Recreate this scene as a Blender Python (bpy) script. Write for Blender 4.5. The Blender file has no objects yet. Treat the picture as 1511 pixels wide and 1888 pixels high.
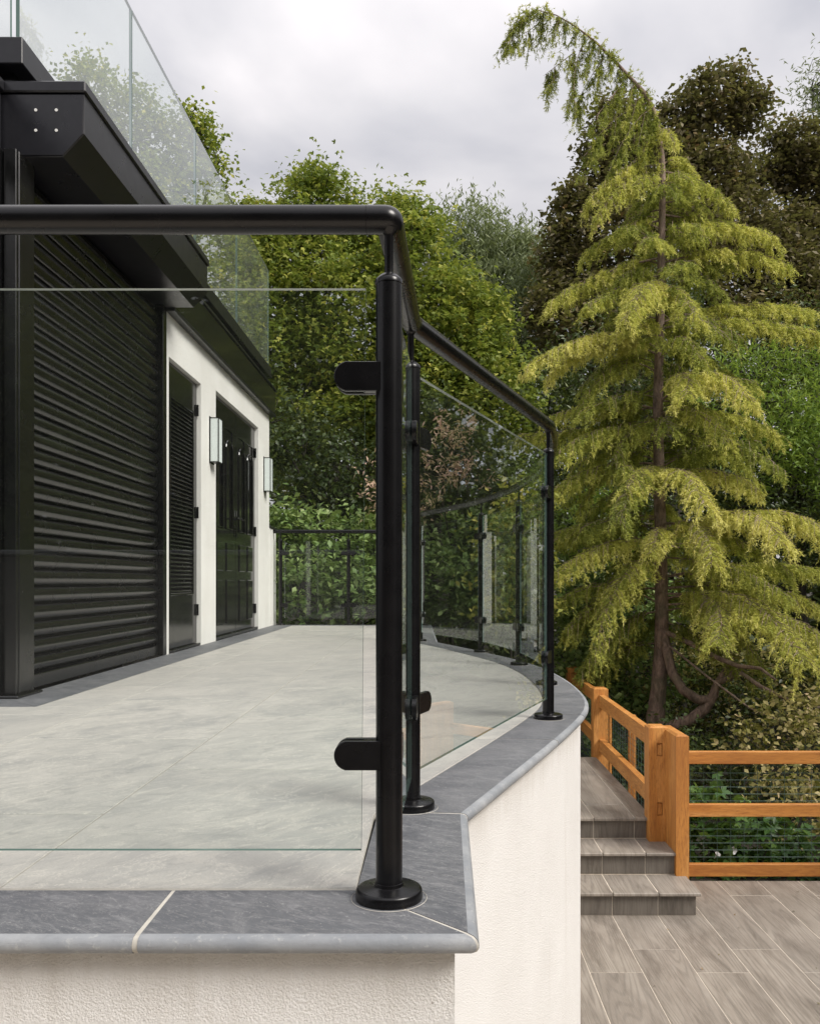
import bpy, math, random
import numpy as np
from mathutils import Vector, noise as mnoise
random.seed(7); rng = np.random.default_rng(7)
S = bpy.context.scene
COL = S.collection
PI = math.pi
EYE = 0.505                      # eye height above the terrace floor (z = 0)
FPX, PX0, PY0 = 1600.0, 795.0, 1072.0

# ------------------------------------------------------------------ camera
cam = bpy.data.cameras.new('camera'); camo = bpy.data.objects.new('camera', cam); COL.objects.link(camo)
camo.location = (0, 0, EYE); camo.rotation_euler = (PI/2, 0, 0)
cam.sensor_fit = 'VERTICAL'; cam.sensor_height = 24.0; cam.lens = 24.0*FPX/1888
cam.shift_x = -39.5/1888; cam.shift_y = 128/1888
cam.clip_start = 0.05; cam.clip_end = 900
S.camera = camo

# ------------------------------------------------------------------ world and sun
SUN_EL, SUN_AZ = math.radians(44), math.radians(122)     # azimuth clockwise from +Y (north)
W = bpy.data.worlds.new('World'); S.world = W; W.use_nodes = True
nt = W.node_tree; nt.nodes.clear()
def N(t, typ, **kw):
    n = t.nodes.new(typ)
    for k, v in kw.items(): setattr(n, k, v)
    return n
def mathn(t, op, a, b=None, c=None):
    n = N(t, 'ShaderNodeMath', operation=op)
    for i, v in enumerate((a, b, c)):
        if v is None: continue
        if isinstance(v, (int, float)): n.inputs[i].default_value = v
        else: t.links.new(v, n.inputs[i])
    return n.outputs[0]
out = N(nt, 'ShaderNodeOutputWorld'); bg = N(nt, 'ShaderNodeBackground'); bg.inputs[1].default_value = 0.1
sky = N(nt, 'ShaderNodeTexSky', sky_type='NISHITA', sun_disc=False)
sky.sun_elevation = SUN_EL; sky.sun_rotation = SUN_AZ; sky.dust_density = 3
tc = N(nt, 'ShaderNodeTexCoord'); sep = N(nt, 'ShaderNodeSeparateXYZ'); nt.links.new(tc.outputs['Generated'], sep.inputs[0])
zc = mathn(nt, 'MAXIMUM', sep.outputs[2], 0.0)
den = mathn(nt, 'ADD', zc, 0.22)
cx = mathn(nt, 'DIVIDE', sep.outputs[0], den); cy = mathn(nt, 'DIVIDE', sep.outputs[1], den)
comb = N(nt, 'ShaderNodeCombineXYZ'); nt.links.new(cx, comb.inputs[0]); nt.links.new(cy, comb.inputs[1])
n1 = N(nt, 'ShaderNodeTexNoise'); n1.inputs['Scale'].default_value = 1.7; n1.inputs['Detail'].default_value = 6; n1.inputs['Roughness'].default_value = .48; n1.inputs['Distortion'].default_value = .25
nt.links.new(comb.outputs[0], n1.inputs['Vector'])
n2 = N(nt, 'ShaderNodeTexNoise'); n2.inputs['Scale'].default_value = .7; n2.inputs['Detail'].default_value = 3
mp = N(nt, 'ShaderNodeMapping'); mp.inputs['Location'].default_value = (3.1, 1.7, 0); nt.links.new(comb.outputs[0], mp.inputs[0]); nt.links.new(mp.outputs[0], n2.inputs['Vector'])
csum = mathn(nt, 'ADD', mathn(nt, 'MULTIPLY', n1.outputs[0], .6), mathn(nt, 'MULTIPLY', n2.outputs[0], .4))
cr = N(nt, 'ShaderNodeValToRGB'); nt.links.new(csum, cr.inputs[0])
e = cr.color_ramp.elements; e[0].position = .42; e[0].color = (.455, .455, .492, 1); e[1].position = .59; e[1].color = (.84, .80, .805, 1)
m = cr.color_ramp.elements.new(.5); m.color = (.62, .606, .625, 1)
# overcast luminance: (1 + 2 sin el) / 3 relative to the zenith
grad = mathn(nt, 'MULTIPLY_ADD', zc, 1.12, .56)
vm = N(nt, 'ShaderNodeVectorMath', operation='SCALE'); nt.links.new(cr.outputs[0], vm.inputs[0]); nt.links.new(mathn(nt, 'MULTIPLY', grad, 7.3), vm.inputs[3])
mix = N(nt, 'ShaderNodeMix', data_type='RGBA'); mix.inputs[0].default_value = .95
nt.links.new(sky.outputs[0], mix.inputs[6]); nt.links.new(vm.outputs[0], mix.inputs[7])
nt.links.new(mix.outputs[2], bg.inputs[0]); nt.links.new(bg.outputs[0], out.inputs[0])

sl = bpy.data.lights.new('sun', 'SUN'); sl.energy = 2.2; sl.angle = math.radians(24); sl.color = (1, .95, .88)
so = bpy.data.objects.new('sun', sl); COL.objects.link(so)
sd = Vector((math.sin(SUN_AZ)*math.cos(SUN_EL), math.cos(SUN_AZ)*math.cos(SUN_EL), math.sin(SUN_EL)))
so.rotation_euler = sd.to_track_quat('Z', 'Y').to_euler(); so.location = (8, -4, 12)
S.view_settings.view_transform = 'Standard'; S.view_settings.look = 'None'
S.view_settings.exposure = 0.78; S.view_settings.gamma = 1.0; S.view_settings.use_curve_mapping = False
S.render.engine = 'CYCLES'
S.cycles.max_bounces = 10; S.cycles.transparent_max_bounces = 24; S.cycles.transmission_bounces = 4
S.cycles.diffuse_bounces = 3; S.cycles.glossy_bounces = 4

# ------------------------------------------------------------------ materials
def new_mat(name):
    m = bpy.data.materials.new(name); m.use_nodes = True
    return m, m.node_tree, m.node_tree.nodes['Principled BSDF']
def coords(t, scale=(1, 1, 1), rnd=True, rot=(0, 0, 0)):
    """world position shifted by a random amount per object, so no two pieces share their grain"""
    g = N(t, 'ShaderNodeNewGeometry'); mp = N(t, 'ShaderNodeMapping'); m2 = N(t, 'ShaderNodeMapping'); m2.inputs['Scale'].default_value = scale; mp.inputs['Rotation'].default_value = rot
    t.links.new(mp.outputs[0], m2.inputs[0])
    if rnd:
        oi = N(t, 'ShaderNodeObjectInfo'); v = N(t, 'ShaderNodeVectorMath', operation='SCALE'); v.inputs[0].default_value = (37, 53, 19)
        t.links.new(oi.outputs['Random'], v.inputs[3]); a = N(t, 'ShaderNodeVectorMath', operation='ADD')
        t.links.new(g.outputs['Position'], a.inputs[0]); t.links.new(v.outputs[0], a.inputs[1]); t.links.new(a.outputs[0], mp.inputs[0])
    else: t.links.new(g.outputs['Position'], mp.inputs[0])
    return m2.outputs[0]
def noise(t, vec, scale, detail=4, rough=.55, dist=0):
    n = N(t, 'ShaderNodeTexNoise'); n.inputs['Scale'].default_value = scale; n.inputs['Detail'].default_value = detail
    n.inputs['Roughness'].default_value = rough; n.inputs['Distortion'].default_value = dist
    t.links.new(vec, n.inputs['Vector']); return n.outputs[0]
def ramp(t, fac, *stops):
    r = N(t, 'ShaderNodeValToRGB'); t.links.new(fac, r.inputs[0]); el = r.color_ramp.elements
    while len(el) > 1: el.remove(el[-1])
    el[0].position = stops[0][0]; el[0].color = (*stops[0][1], 1)
    for p, c in stops[1:]:
        x = el.new(p); x.color = (*c, 1)
    return r.outputs[0]
def mixc(t, fac, a, b, blend='MIX'):
    m = N(t, 'ShaderNodeMix', data_type='RGBA', blend_type=blend)
    for s, v in ((0, fac), (6, a), (7, b)):
        if isinstance(v, (int, float)): m.inputs[s].default_value = v
        elif isinstance(v, tuple): m.inputs[s].default_value = (*v, 1)
        else: t.links.new(v, m.inputs[s])
    return m.outputs[2]
def bump(t, b, h, strength, dist):
    n = N(t, 'ShaderNodeBump'); n.inputs['Strength'].default_value = strength; n.inputs['Distance'].default_value = dist
    t.links.new(h, n.inputs['Height']); t.links.new(n.outputs[0], b.inputs['Normal'])
def objrand(t): return N(t, 'ShaderNodeObjectInfo').outputs['Random']

def metal_mat(name, c, rough, var=.05, spec=.5):
    m, t, b = new_mat(name); v = coords(t, rnd=False)
    n = noise(t, v, 35, 3); t.links.new(ramp(t, n, (.3, tuple(x*(1-var) for x in c)), (.75, tuple(x*(1+var*4)+.002 for x in c))), b.inputs['Base Color'])
    t.links.new(mathn(t, 'MULTIPLY_ADD', noise(t, v, 9, 4), .18, rough-.09), b.inputs['Roughness'])
    b.inputs['Specular IOR Level'].default_value = spec
    bump(t, b, noise(t, v, 900, 2), .03, .0005); return m
M_post = metal_mat('black_powder_coat', (.0035, .0033, .004), .27, spec=.38)
M_clad = metal_mat('charcoal_aluminium', (.010, .010, .013), .30, spec=.6)
M_shut = metal_mat('black_shutter', (.0035, .0036, .0038), .25, spec=.8)
M_gloss = metal_mat('black_gloss_paint', (.008, .008, .008), .13)
M_screw = metal_mat('zinc', (.75, .75, .72), .35)
M_wire = metal_mat('green_wire', (.05, .10, .085), .5)
M_dark = metal_mat('black_rubber', (.006, .006, .006), .7)

def slate_mat():
    m, t, b = new_mat('blue_grey_slate'); v = coords(t)
    a = noise(t, v, 6, 8, .68, .8)
    v2 = coords(t, (1, 3.2, 1), rot=(0, 0, .5)); s = noise(t, v2, 11, 8, .75, 1.6)
    base = ramp(t, a, (.3, (.070, .076, .087)), (.5, (.105, .110, .120)), (.7, (.165, .168, .176)))
    c = mixc(t, ramp(t, s, (.50, (0, 0, 0)), (.66, (.6, .6, .6))), base, (.245, .248, .255))
    vein = mathn(t, 'ABSOLUTE', mathn(t, 'SUBTRACT', noise(t, v2, 7, 6, .7, 2.2), .5))
    c = mixc(t, ramp(t, vein, (0, (.5, .5, .5)), (.010, (0, 0, 0))), c, (.42, .41, .40))
    fs = ramp(t, noise(t, v, 110, 4, .75), (.62, (0, 0, 0)), (.70, (.7, .7, .7)))
    c = mixc(t, fs, c, (.36, .36, .35))
    c = mixc(t, ramp(t, noise(t, v, 70, 3, .7), (.30, (.5, .5, .5)), (.4, (0, 0, 0))), c, (.06, .062, .07))
    c = mixc(t, mathn(t, 'MULTIPLY', objrand(t), .25), c, (.17, .172, .185))
    t.links.new(c, b.inputs['Base Color'])
    t.links.new(mathn(t, 'MULTIPLY_ADD', s, .3, .40), b.inputs['Roughness'])
    h = mathn(t, 'ADD', mathn(t, 'MULTIPLY', s, .7), noise(t, v, 160, 5, .6)); bump(t, b, h, .4, .0016); return m
def slate_edge_mat():
    m, t, b = new_mat('worn_slate_nosing'); v = coords(t); a = noise(t, v, 7, 6, .6, .4); s = noise(t, coords(t, (6, 6, 40)), 6, 6, .7, .5)
    base = ramp(t, a, (.35, (.21, .225, .245)), (.65, (.33, .34, .352)))
    c = mixc(t, ramp(t, s, (.5, (0, 0, 0)), (.7, (.5, .5, .5))), base, (.19, .195, .205))
    c = mixc(t, ramp(t, noise(t, v, 60, 4, .7), (.58, (0, 0, 0)), (.72, (.5, .5, .5))), c, (.50, .50, .48))
    t.links.new(c, b.inputs['Base Color']); b.inputs['Roughness'].default_value = .55
    bump(t, b, noise(t, v, 120, 5, .7), .4, .002); return m
def tile_mat():
    m, t, b = new_mat('pale_stone_porcelain'); v = coords(t, (1, 1, 1)); v2 = coords(t, (1, 1.5, 1), rot=(0, 0, -.95)); v3 = coords(t, (1, 2.0, 1), rot=(0, 0, -.8))
    a = noise(t, v2, 2.4, 9, .66, 1.2); s = noise(t, v3, 5, 9, .72, 1.8); g = noise(t, v, 260, 2, .6)
    base = ramp(t, a, (.36, (.385, .38, .365)), (.5, (.49, .475, .44)), (.64, (.58, .555, .51)))
    c = mixc(t, ramp(t, s, (.52, (0, 0, 0)), (.62, (.5, .5, .5))), base, (.60, .565, .505))
    vein = mathn(t, 'ABSOLUTE', mathn(t, 'SUBTRACT', noise(t, v3, 2.6, 8, .7, 2.0), .5))
    c = mixc(t, ramp(t, vein, (0, (.8, .8, .8)), (.012, (0, 0, 0))), c, (.76, .72, .64))
    c = mixc(t, ramp(t, noise(t, v3, 11, 9, .78, 1.2), (.36, (.7, .7, .7)), (.48, (0, 0, 0))), c, (.33, .325, .31))
    c = mixc(t, ramp(t, g, (.36, (.22, .22, .22)), (.55, (0, 0, 0))), c, (.22, .22, .2))
    c = mixc(t, mathn(t, 'MULTIPLY', objrand(t), .45), c, (.42, .405, .38))
    t.links.new(c, b.inputs['Base Color'])
    t.links.new(mathn(t, 'MULTIPLY_ADD', s, .25, .38), b.inputs['Roughness'])
    bump(t, b, mathn(t, 'ADD', s, noise(t, v, 300, 3)), .2, .002); return m
def plain_mat(name, c, rough=.8, var=.15, scale=30, bs=.2, bd=.002):
    m, t, b = new_mat(name); v = coords(t, rnd=False)
    t.links.new(ramp(t, noise(t, v, scale, 5), (.3, tuple(x*(1-var) for x in c)), (.7, tuple(min(1, x*(1+var)) for x in c))), b.inputs['Base Color'])
    b.inputs['Roughness'].default_value = rough; bump(t, b, noise(t, v, scale*6, 4), bs, bd); return m
def render_mat():
    m, t, b = new_mat('cream_stucco'); v = coords(t, rnd=False)
    c = ramp(t, noise(t, v, 3.0, 6, .6), (.3, (.80, .78, .755)), (.7, (.865, .85, .83)))
    st = noise(t, coords(t, (9, 9, .35), rnd=False), 1.0, 5, .6)          # rain streaks below the coping
    c = mixc(t, ramp(t, st, (.62, (0, 0, 0)), (.72, (.24, .24, .24))), c, (.50, .44, .36))
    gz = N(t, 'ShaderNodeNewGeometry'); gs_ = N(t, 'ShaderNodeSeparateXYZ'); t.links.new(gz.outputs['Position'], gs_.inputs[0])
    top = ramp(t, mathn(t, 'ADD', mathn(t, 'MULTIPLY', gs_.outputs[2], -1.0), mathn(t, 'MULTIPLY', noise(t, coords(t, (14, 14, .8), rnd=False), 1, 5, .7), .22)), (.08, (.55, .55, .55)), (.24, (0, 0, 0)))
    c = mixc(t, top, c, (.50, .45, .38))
    sp = N(t, 'ShaderNodeTexVoronoi'); sp.inputs['Scale'].default_value = 26; t.links.new(v, sp.inputs['Vector'])
    spk = mathn(t, 'MULTIPLY', mathn(t, 'LESS_THAN', sp.outputs['Distance'], .05), mathn(t, 'GREATER_THAN', noise(t, v, 17, 2), .55))
    c = mixc(t, mathn(t, 'MULTIPLY', spk, .6), c, (.22, .18, .14))
    t.links.new(c, b.inputs['Base Color']); b.inputs['Roughness'].default_value = .9
    vo = N(t, 'ShaderNodeTexVoronoi', feature='SMOOTH_F1'); vo.inputs['Scale'].default_value = 290; t.links.new(v, vo.inputs['Vector'])
    h = mathn(t, 'ADD', mathn(t, 'MULTIPLY', noise(t, v, 330, 4, .6, 1.2), 1.2), mathn(t, 'MULTIPLY', vo.outputs[0], .7))
    bump(t, b, h, .55, .006); return m
def wall_mat():
    m, t, b = new_mat('white_house_render'); v = coords(t, rnd=False)
    c = ramp(t, noise(t, v, 2.2, 5, .6), (.3, (.74, .725, .69)), (.7, (.83, .82, .79)))
    t.links.new(c, b.inputs['Base Color']); b.inputs['Roughness'].default_value = .85
    bump(t, b, noise(t, v, 140, 5, .65), .5, .004); return m
def plank_mat(name, scale, dark):
    """wood-look porcelain: grain runs along the long side"""
    m, t, b = new_mat(name); v = coords(t, scale)
    w = noise(t, v, 2.0, 3, .5, .6)
    cn = noise(t, coords(t, tuple(x*.62 if x > 1 else x*.2 for x in scale)), 1.25, 2, .45, .5)
    wvf = mathn(t, 'MULTIPLY_ADD', mathn(t, 'SINE', mathn(t, 'MULTIPLY', cn, 210.0)), .5, .5)
    f = noise(t, coords(t, tuple(x*(9 if x > .9 else 1.2) for x in scale)), 9, 6, .7)
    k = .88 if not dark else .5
    base = ramp(t, w, (.32, (.20*k, .168*k, .138*k)), (.5, (.31*k, .268*k, .225*k)), (.68, (.42*k, .37*k, .315*k)))
    c = mixc(t, mathn(t, 'MULTIPLY', ramp(t, wvf, (.0, (1, 1, 1)), (.5, (0, 0, 0))), .42), base, (.125*k, .105*k, .09*k))
    c = mixc(t, mathn(t, 'MULTIPLY', ramp(t, f, (.48, (0, 0, 0)), (.62, (1, 1, 1))), .5), c, (.50*k, .46*k, .40*k))
    c = mixc(t, mathn(t, 'MULTIPLY', objrand(t), .3), c, (.26*k, .235*k, .21*k))
    t.links.new(c, b.inputs['Base Color']); t.links.new(mathn(t, 'MULTIPLY_ADD', f, .3, .33), b.inputs['Roughness'])
    bump(t, b, mathn(t, 'ADD', wvf, mathn(t, 'MULTIPLY', f, 2)), .16, .0012); return m
def timber_mat(name, scale):
    m, t, b = new_mat(name); v = coords(t, scale)
    a = noise(t, v, 3, 5, .6, .8); f = noise(t, v, 34, 7, .75, .5)
    base = ramp(t, a, (.3, (.40, .155, .032)), (.5, (.55, .235, .05)), (.68, (.68, .34, .10)))
    c = mixc(t, ramp(t, f, (.46, (0, 0, 0)), (.62, (.7, .7, .7))), base, (.30, .105, .025))
    kn = N(t, 'ShaderNodeTexVoronoi'); kn.inputs['Scale'].default_value = 2.6; t.links.new(coords(t, tuple(max(x, .25) for x in scale)), kn.inputs['Vector'])
    c = mixc(t, ramp(t, kn.outputs['Distance'], (.05, (.8, .8, .8)), (.085, (0, 0, 0))), c, (.16, .05, .014))
    t.links.new(c, b.inputs['Base Color']); b.inputs['Roughness'].default_value = .62
    bump(t, b, f, .25, .002); return m
def glass_mat(nm='clear_glass', dk=.006):
    m = bpy.data.materials.new(nm); m.use_nodes = True; t = m.node_tree; t.nodes.clear()
    o = N(t, 'ShaderNodeOutputMaterial'); tr = N(t, 'ShaderNodeBsdfTransparent'); tr.inputs[0].default_value = (.972, .988, .980, 1)
    gl = N(t, 'ShaderNodeBsdfGlossy'); gl.inputs['Roughness'].default_value = 0.0; gl.inputs[0].default_value = (.97, 1, .99, 1)
    fr = N(t, 'ShaderNodeFresnel'); fr.inputs[0].default_value = 1.5; ge = N(t, 'ShaderNodeNewGeometry')
    f2 = mathn(t, 'DIVIDE', mathn(t, 'MULTIPLY', fr.outputs[0], 2.0), mathn(t, 'ADD', fr.outputs[0], 1.0))     # two surfaces of the sheet
    f3 = mathn(t, 'MULTIPLY', f2, mathn(t, 'SUBTRACT', 1.0, ge.outputs['Backfacing']))
    dirt_veil = mathn(t, 'MULTIPLY', noise(t, coords(t, rnd=False), 2.5, 5, .65), dk)  # light dirt; on the roof panes also a painted veil of reflected sky
    mx = N(t, 'ShaderNodeMixShader'); t.links.new(f3, mx.inputs[0]); t.links.new(tr.outputs[0], mx.inputs[1]); t.links.new(gl.outputs[0], mx.inputs[2])
    df = N(t, 'ShaderNodeBsdfDiffuse'); df.inputs[0].default_value = (.7, .75, .72, 1); m2 = N(t, 'ShaderNodeMixShader')
    t.links.new(dirt_veil, m2.inputs[0]); t.links.new(mx.outputs[0], m2.inputs[1]); t.links.new(df.outputs[0], m2.inputs[2])
    t.links.new(m2.outputs[0], o.inputs[0]); return m
def edge_mat(name, c):
    m, t, b = new_mat(name); b.inputs['Base Color'].default_value = (*c, 1); b.inputs['Roughness'].default_value = .2
    return m
def leaf_mat(name, stops, trans=.35, rough=.5, spec=.3):
    m = bpy.data.materials.new(name); m.use_nodes = True; t = m.node_tree; t.nodes.clear()
    o = N(t, 'ShaderNodeOutputMaterial'); at = N(t, 'ShaderNodeAttribute', attribute_name='tint')
    c = ramp(t, at.outputs['Fac'], *stops)
    b = N(t, 'ShaderNodeBsdfPrincipled'); t.links.new(c, b.inputs['Base Color']); b.inputs['Roughness'].default_value = rough; b.inputs['Specular IOR Level'].default_value = spec
    tl = N(t, 'ShaderNodeBsdfTranslucent'); t.links.new(mixc(t, .35, c, (.35, .42, .04)), tl.inputs[0])
    mx = N(t, 'ShaderNodeMixShader'); mx.inputs[0].default_value = trans
    t.links.new(b.outputs[0], mx.inputs[1]); t.links.new(tl.outputs[0], mx.inputs[2]); t.links.new(mx.outputs[0], o.inputs[0]); return m
def bark_mat(name, c1, c2):
    m, t, b = new_mat(name); v = coords(t, (1, 1, .35), rnd=False); n = noise(t, v, 26, 7, .7, .6)
    c = ramp(t, n, (.35, c1), (.65, c2)); c = mixc(t, ramp(t, noise(t, coords(t, rnd=False), 5, 4), (.5, (0, 0, 0)), (.7, (.5, .5, .5))), c, (.12, .13, .07))
    t.links.new(c, b.inputs['Base Color']); b.inputs['Roughness'].default_value = .85; bump(t, b, n, .7, .012); return m

M_slate = slate_mat(); M_slate_edge = slate_edge_mat(); M_tile = tile_mat()
M_grout = plain_mat('cream_grout', (.50, .475, .425), .9); M_grout3 = plain_mat('floor_grout', (.36, .34, .30), .9); M_grout2 = plain_mat('deck_grout', (.62, .55, .46), .9)
M_stucco = render_mat(); M_wall = wall_mat()
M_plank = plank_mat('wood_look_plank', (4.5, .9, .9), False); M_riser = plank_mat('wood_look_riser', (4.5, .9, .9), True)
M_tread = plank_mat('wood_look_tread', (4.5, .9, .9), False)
M_tim_x = timber_mat('orange_timber_x', (.35, 3, 3)); M_tim_y = timber_mat('orange_timber_y', (3, .35, 3)); M_tim_z = timber_mat('orange_timber_z', (3, 3, .35))
M_glass = glass_mat(); M_glass_roof = glass_mat('dusty_sky_veil_glass', .10); M_gedge = edge_mat('glass_edge', (.12, .19, .17)); M_gtop = edge_mat('polished_glass_edge', (.42, .47, .45))  # roof glass: pale film, some dust, mostly reflected sky put into the colour
M_frost = edge_mat('frosted_lantern_glass', (.70, .76, .75)); M_frost.node_tree.nodes['Principled BSDF'].inputs['Roughness'].default_value = .6
M_flower = edge_mat('white_petal', (.82, .82, .8))
M_soil = plain_mat('leaf_litter', (.035, .03, .02), .95, .5, 9, .8, .03)
M_bark = bark_mat('cedar_bark', (.12, .082, .066), (.40, .29, .235)); M_bark2 = bark_mat('dark_bark', (.02, .017, .013), (.07, .058, .045))

# ------------------------------------------------------------------ mesh helpers
class MB:
    def __init__(s): s.v = []; s.f = []; s.mi = []
    def add(s, v, f, mi=0):
        o = len(s.v); s.v += [tuple(p) for p in v]; s.f += [tuple(i+o for i in q) for q in f]
        s.mi += (mi if isinstance(mi, list) else [mi]*len(f)); return s
    def box(s, x0, x1, y0, y1, z0, z1, c=0, mi=0):
        """box with chamfered edges c"""
        if c <= 0:
            v = [(x, y, z) for z in (z0, z1) for y in (y0, y1) for x in (x0, x1)]
            return s.add(v, [(0, 2, 3, 1), (4, 5, 7, 6), (0, 1, 5, 4), (2, 6, 7, 3), (0, 4, 6, 2), (1, 3, 7, 5)], mi)
        X, Y, Z = (x0, x1), (y0, y1), (z0, z1); v = []; idx = {}
        for i in (0, 1):
            for j in (0, 1):
                for k in (0, 1):
                    sx, sy, sz = (c, -c)[i], (c, -c)[j], (c, -c)[k]
                    for a, p in (('x', (X[i], Y[j]+sy, Z[k]+sz)), ('y', (X[i]+sx, Y[j], Z[k]+sz)), ('z', (X[i]+sx, Y[j]+sy, Z[k]))):
                        idx[i, j, k, a] = len(v); v.append(p)
        f = []
        for i in (0, 1): f.append([idx[i, j, k, 'x'] for j, k in ((0, 0), (1, 0), (1, 1), (0, 1))][::1 if i else -1])
        for j in (0, 1): f.append([idx[i, j, k, 'y'] for i, k in ((0, 0), (0, 1), (1, 1), (1, 0))][::1 if j else -1])
        for k in (0, 1): f.append([idx[i, j, k, 'z'] for i, j in ((0, 0), (1, 0), (1, 1), (0, 1))][::1 if k else -1])
        for j in (0, 1):
            for k in (0, 1): f.append([idx[0, j, k, 'y'], idx[1, j, k, 'y'], idx[1, j, k, 'z'], idx[0, j, k, 'z']][::1 if (j ^ k) else -1])
        for i in (0, 1):
            for k in (0, 1): f.append([idx[i, 0, k, 'x'], idx[i, 1, k, 'x'], idx[i, 1, k, 'z'], idx[i, 0, k, 'z']][::-1 if (i ^ k) else 1])
        for i in (0, 1):
            for j in (0, 1): f.append([idx[i, j, 0, 'x'], idx[i, j, 1, 'x'], idx[i, j, 1, 'y'], idx[i, j, 0, 'y']][::1 if (i ^ j) else -1])
        for i in (0, 1):
            for j in (0, 1):
                for k in (0, 1): f.append([idx[i, j, k, a] for a in 'xyz'][::1 if (i+j+k) % 2 else -1])
        return s.add(v, f, mi)
    def slab(s, poly, z0, z1, c=.0015, mi=0):
        """polygon (counter-clockwise, x y) extruded, top edge chamfered by moving towards the centroid"""
        n = len(poly); P = [Vector((p[0], p[1])) for p in poly]; ins = []
        for i in range(n):
            a = (P[i]-P[i-1]); b = (P[(i+1) % n]-P[i])
            na = Vector((-a.y, a.x)); nb = Vector((-b.y, b.x))
            if na.length > 1e-9: na.normalize()
            if nb.length > 1e-9: nb.normalize()
            q = na+nb; q = q.normalized() if q.length > 1e-6 else na; ins.append(P[i]+q*c*1.2)
        v = [(p.x, p.y, z0) for p in P]+[(p.x, p.y, z1-c) for p in P]+[(p.x, p.y, z1) for p in ins]
        f = [tuple(range(n))[::-1], tuple(range(2*n, 3*n))]
        for i in range(n):
            j = (i+1) % n; f += [(i, j, n+j, n+i), (n+i, n+j, 2*n+j, 2*n+i)]
        return s.add(v, f, mi)
    def lathe(s, prof, seg=32, cx=0, cy=0, mi=0):
        n = len(prof); v = []; f = []
        for k in range(seg):
            a = 2*PI*k/seg
            for r, z in prof: v.append((cx+r*math.cos(a), cy+r*math.sin(a), z))
        for k in range(seg):
            k2 = (k+1) % seg
            for i in range(n-1): f.append((k*n+i, k2*n+i, k2*n+i+1, k*n+i+1))
        return s.add(v, f, mi)
    def tube(s, path, r, seg=10, mi=0, cap=True):
        P = [Vector(p) for p in path]; R = r if isinstance(r, (list, tuple)) else [r]*len(P); v = []; f = []; up = None
        for i, p in enumerate(P):
            t = (P[min(i+1, len(P)-1)]-P[max(i-1, 0)])
            t = t.normalized() if t.length > 1e-9 else Vector((0, 0, 1))
            if up is None: up = Vector((0, 0, 1)) if abs(t.z) < .9 else Vector((1, 0, 0))
            x = up.cross(t)
            if x.length < 1e-4: x = Vector((1, 0, 0)).cross(t)
            x.normalize(); y = t.cross(x); up = y
            for k in range(seg):
                a = 2*PI*k/seg; v.append(p+(x*math.cos(a)+y*math.sin(a))*R[i])
        for i in range(len(P)-1):
            for k in range(seg):
                k2 = (k+1) % seg; f.append((i*seg+k, i*seg+k2, (i+1)*seg+k2, (i+1)*seg+k))
        if cap: f += [tuple(range(seg))[::-1], tuple(range((len(P)-1)*seg, len(P)*seg))]
        return s.add(v, f, mi)
    def prism_xz(s, poly, y0, y1, c=.0012, mi=0):
        """outline in x z, extruded in y, both rims chamfered"""
        n = len(poly); P = [Vector(p) for p in poly]; ins = []
        for i in range(n):
            a = P[i]-P[i-1]; b = P[(i+1) % n]-P[i]; q = Vector((-a.y, a.x)).normalized()+Vector((-b.y, b.x)).normalized()
            ins.append(P[i]+q.normalized()*c)
        rings = [(ins, y0), (P, y0+c), (P, y1-c), (ins, y1)]; v = [(p.x, y, p.y) for R, y in rings for p in R]; f = [tuple(range(n)), tuple(range(3*n, 4*n))[::-1]]
        for r in range(3):
            for i in range(n):
                j = (i+1) % n; f.append((r*n+j, r*n+i, (r+1)*n+i, (r+1)*n+j))
        return s.add(v, f, mi)
    def mesh(s, name, mats, smooth=None):
        me = bpy.data.meshes.new(name); me.from_pydata(s.v, [], s.f)
        for m in (mats if isinstance(mats, (list, tuple)) else [mats]): me.materials.append(m)
        me.polygons.foreach_set('material_index', s.mi)
        if smooth is not None:
            me.shade_smooth(); me.set_sharp_from_angle(angle=math.radians(smooth))
        me.update(); return me
    def build(s, name, mats, parent=None, smooth=None, loc=(0, 0, 0), rz=0):
        return link(name, s.mesh(name, mats, smooth), parent, loc, rz)
def link(name, me, parent=None, loc=(0, 0, 0), rz=0):
    o = bpy.data.objects.new(name, me); COL.objects.link(o); o.parent = parent; o.location = loc; o.rotation_euler = (0, 0, rz); return o
def tag(o, label=None, cat=None, group=None, kind=None):
    if label: o['label'] = label
    if cat: o['category'] = cat
    if group: o['group'] = group
    if kind: o['kind'] = kind
    return o
def thing(name, label, cat, loc=(0, 0, 0), group=None):
    """parts are built in world coordinates and hung under the Empty without moving"""
    o = bpy.data.objects.new(name, None); COL.objects.link(o); o.location = loc; o.empty_display_size = .1
    return tag(o, label, cat, group)
def hang(o, root):
    o.parent = root; o.location = Vector(o.location)-Vector(root.location); return o
def at(px, py, d):   # a point at depth d metres straight ahead
    return Vector(((px-PX0)*d/FPX, d, EYE-(py-PY0)*d/FPX))

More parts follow.
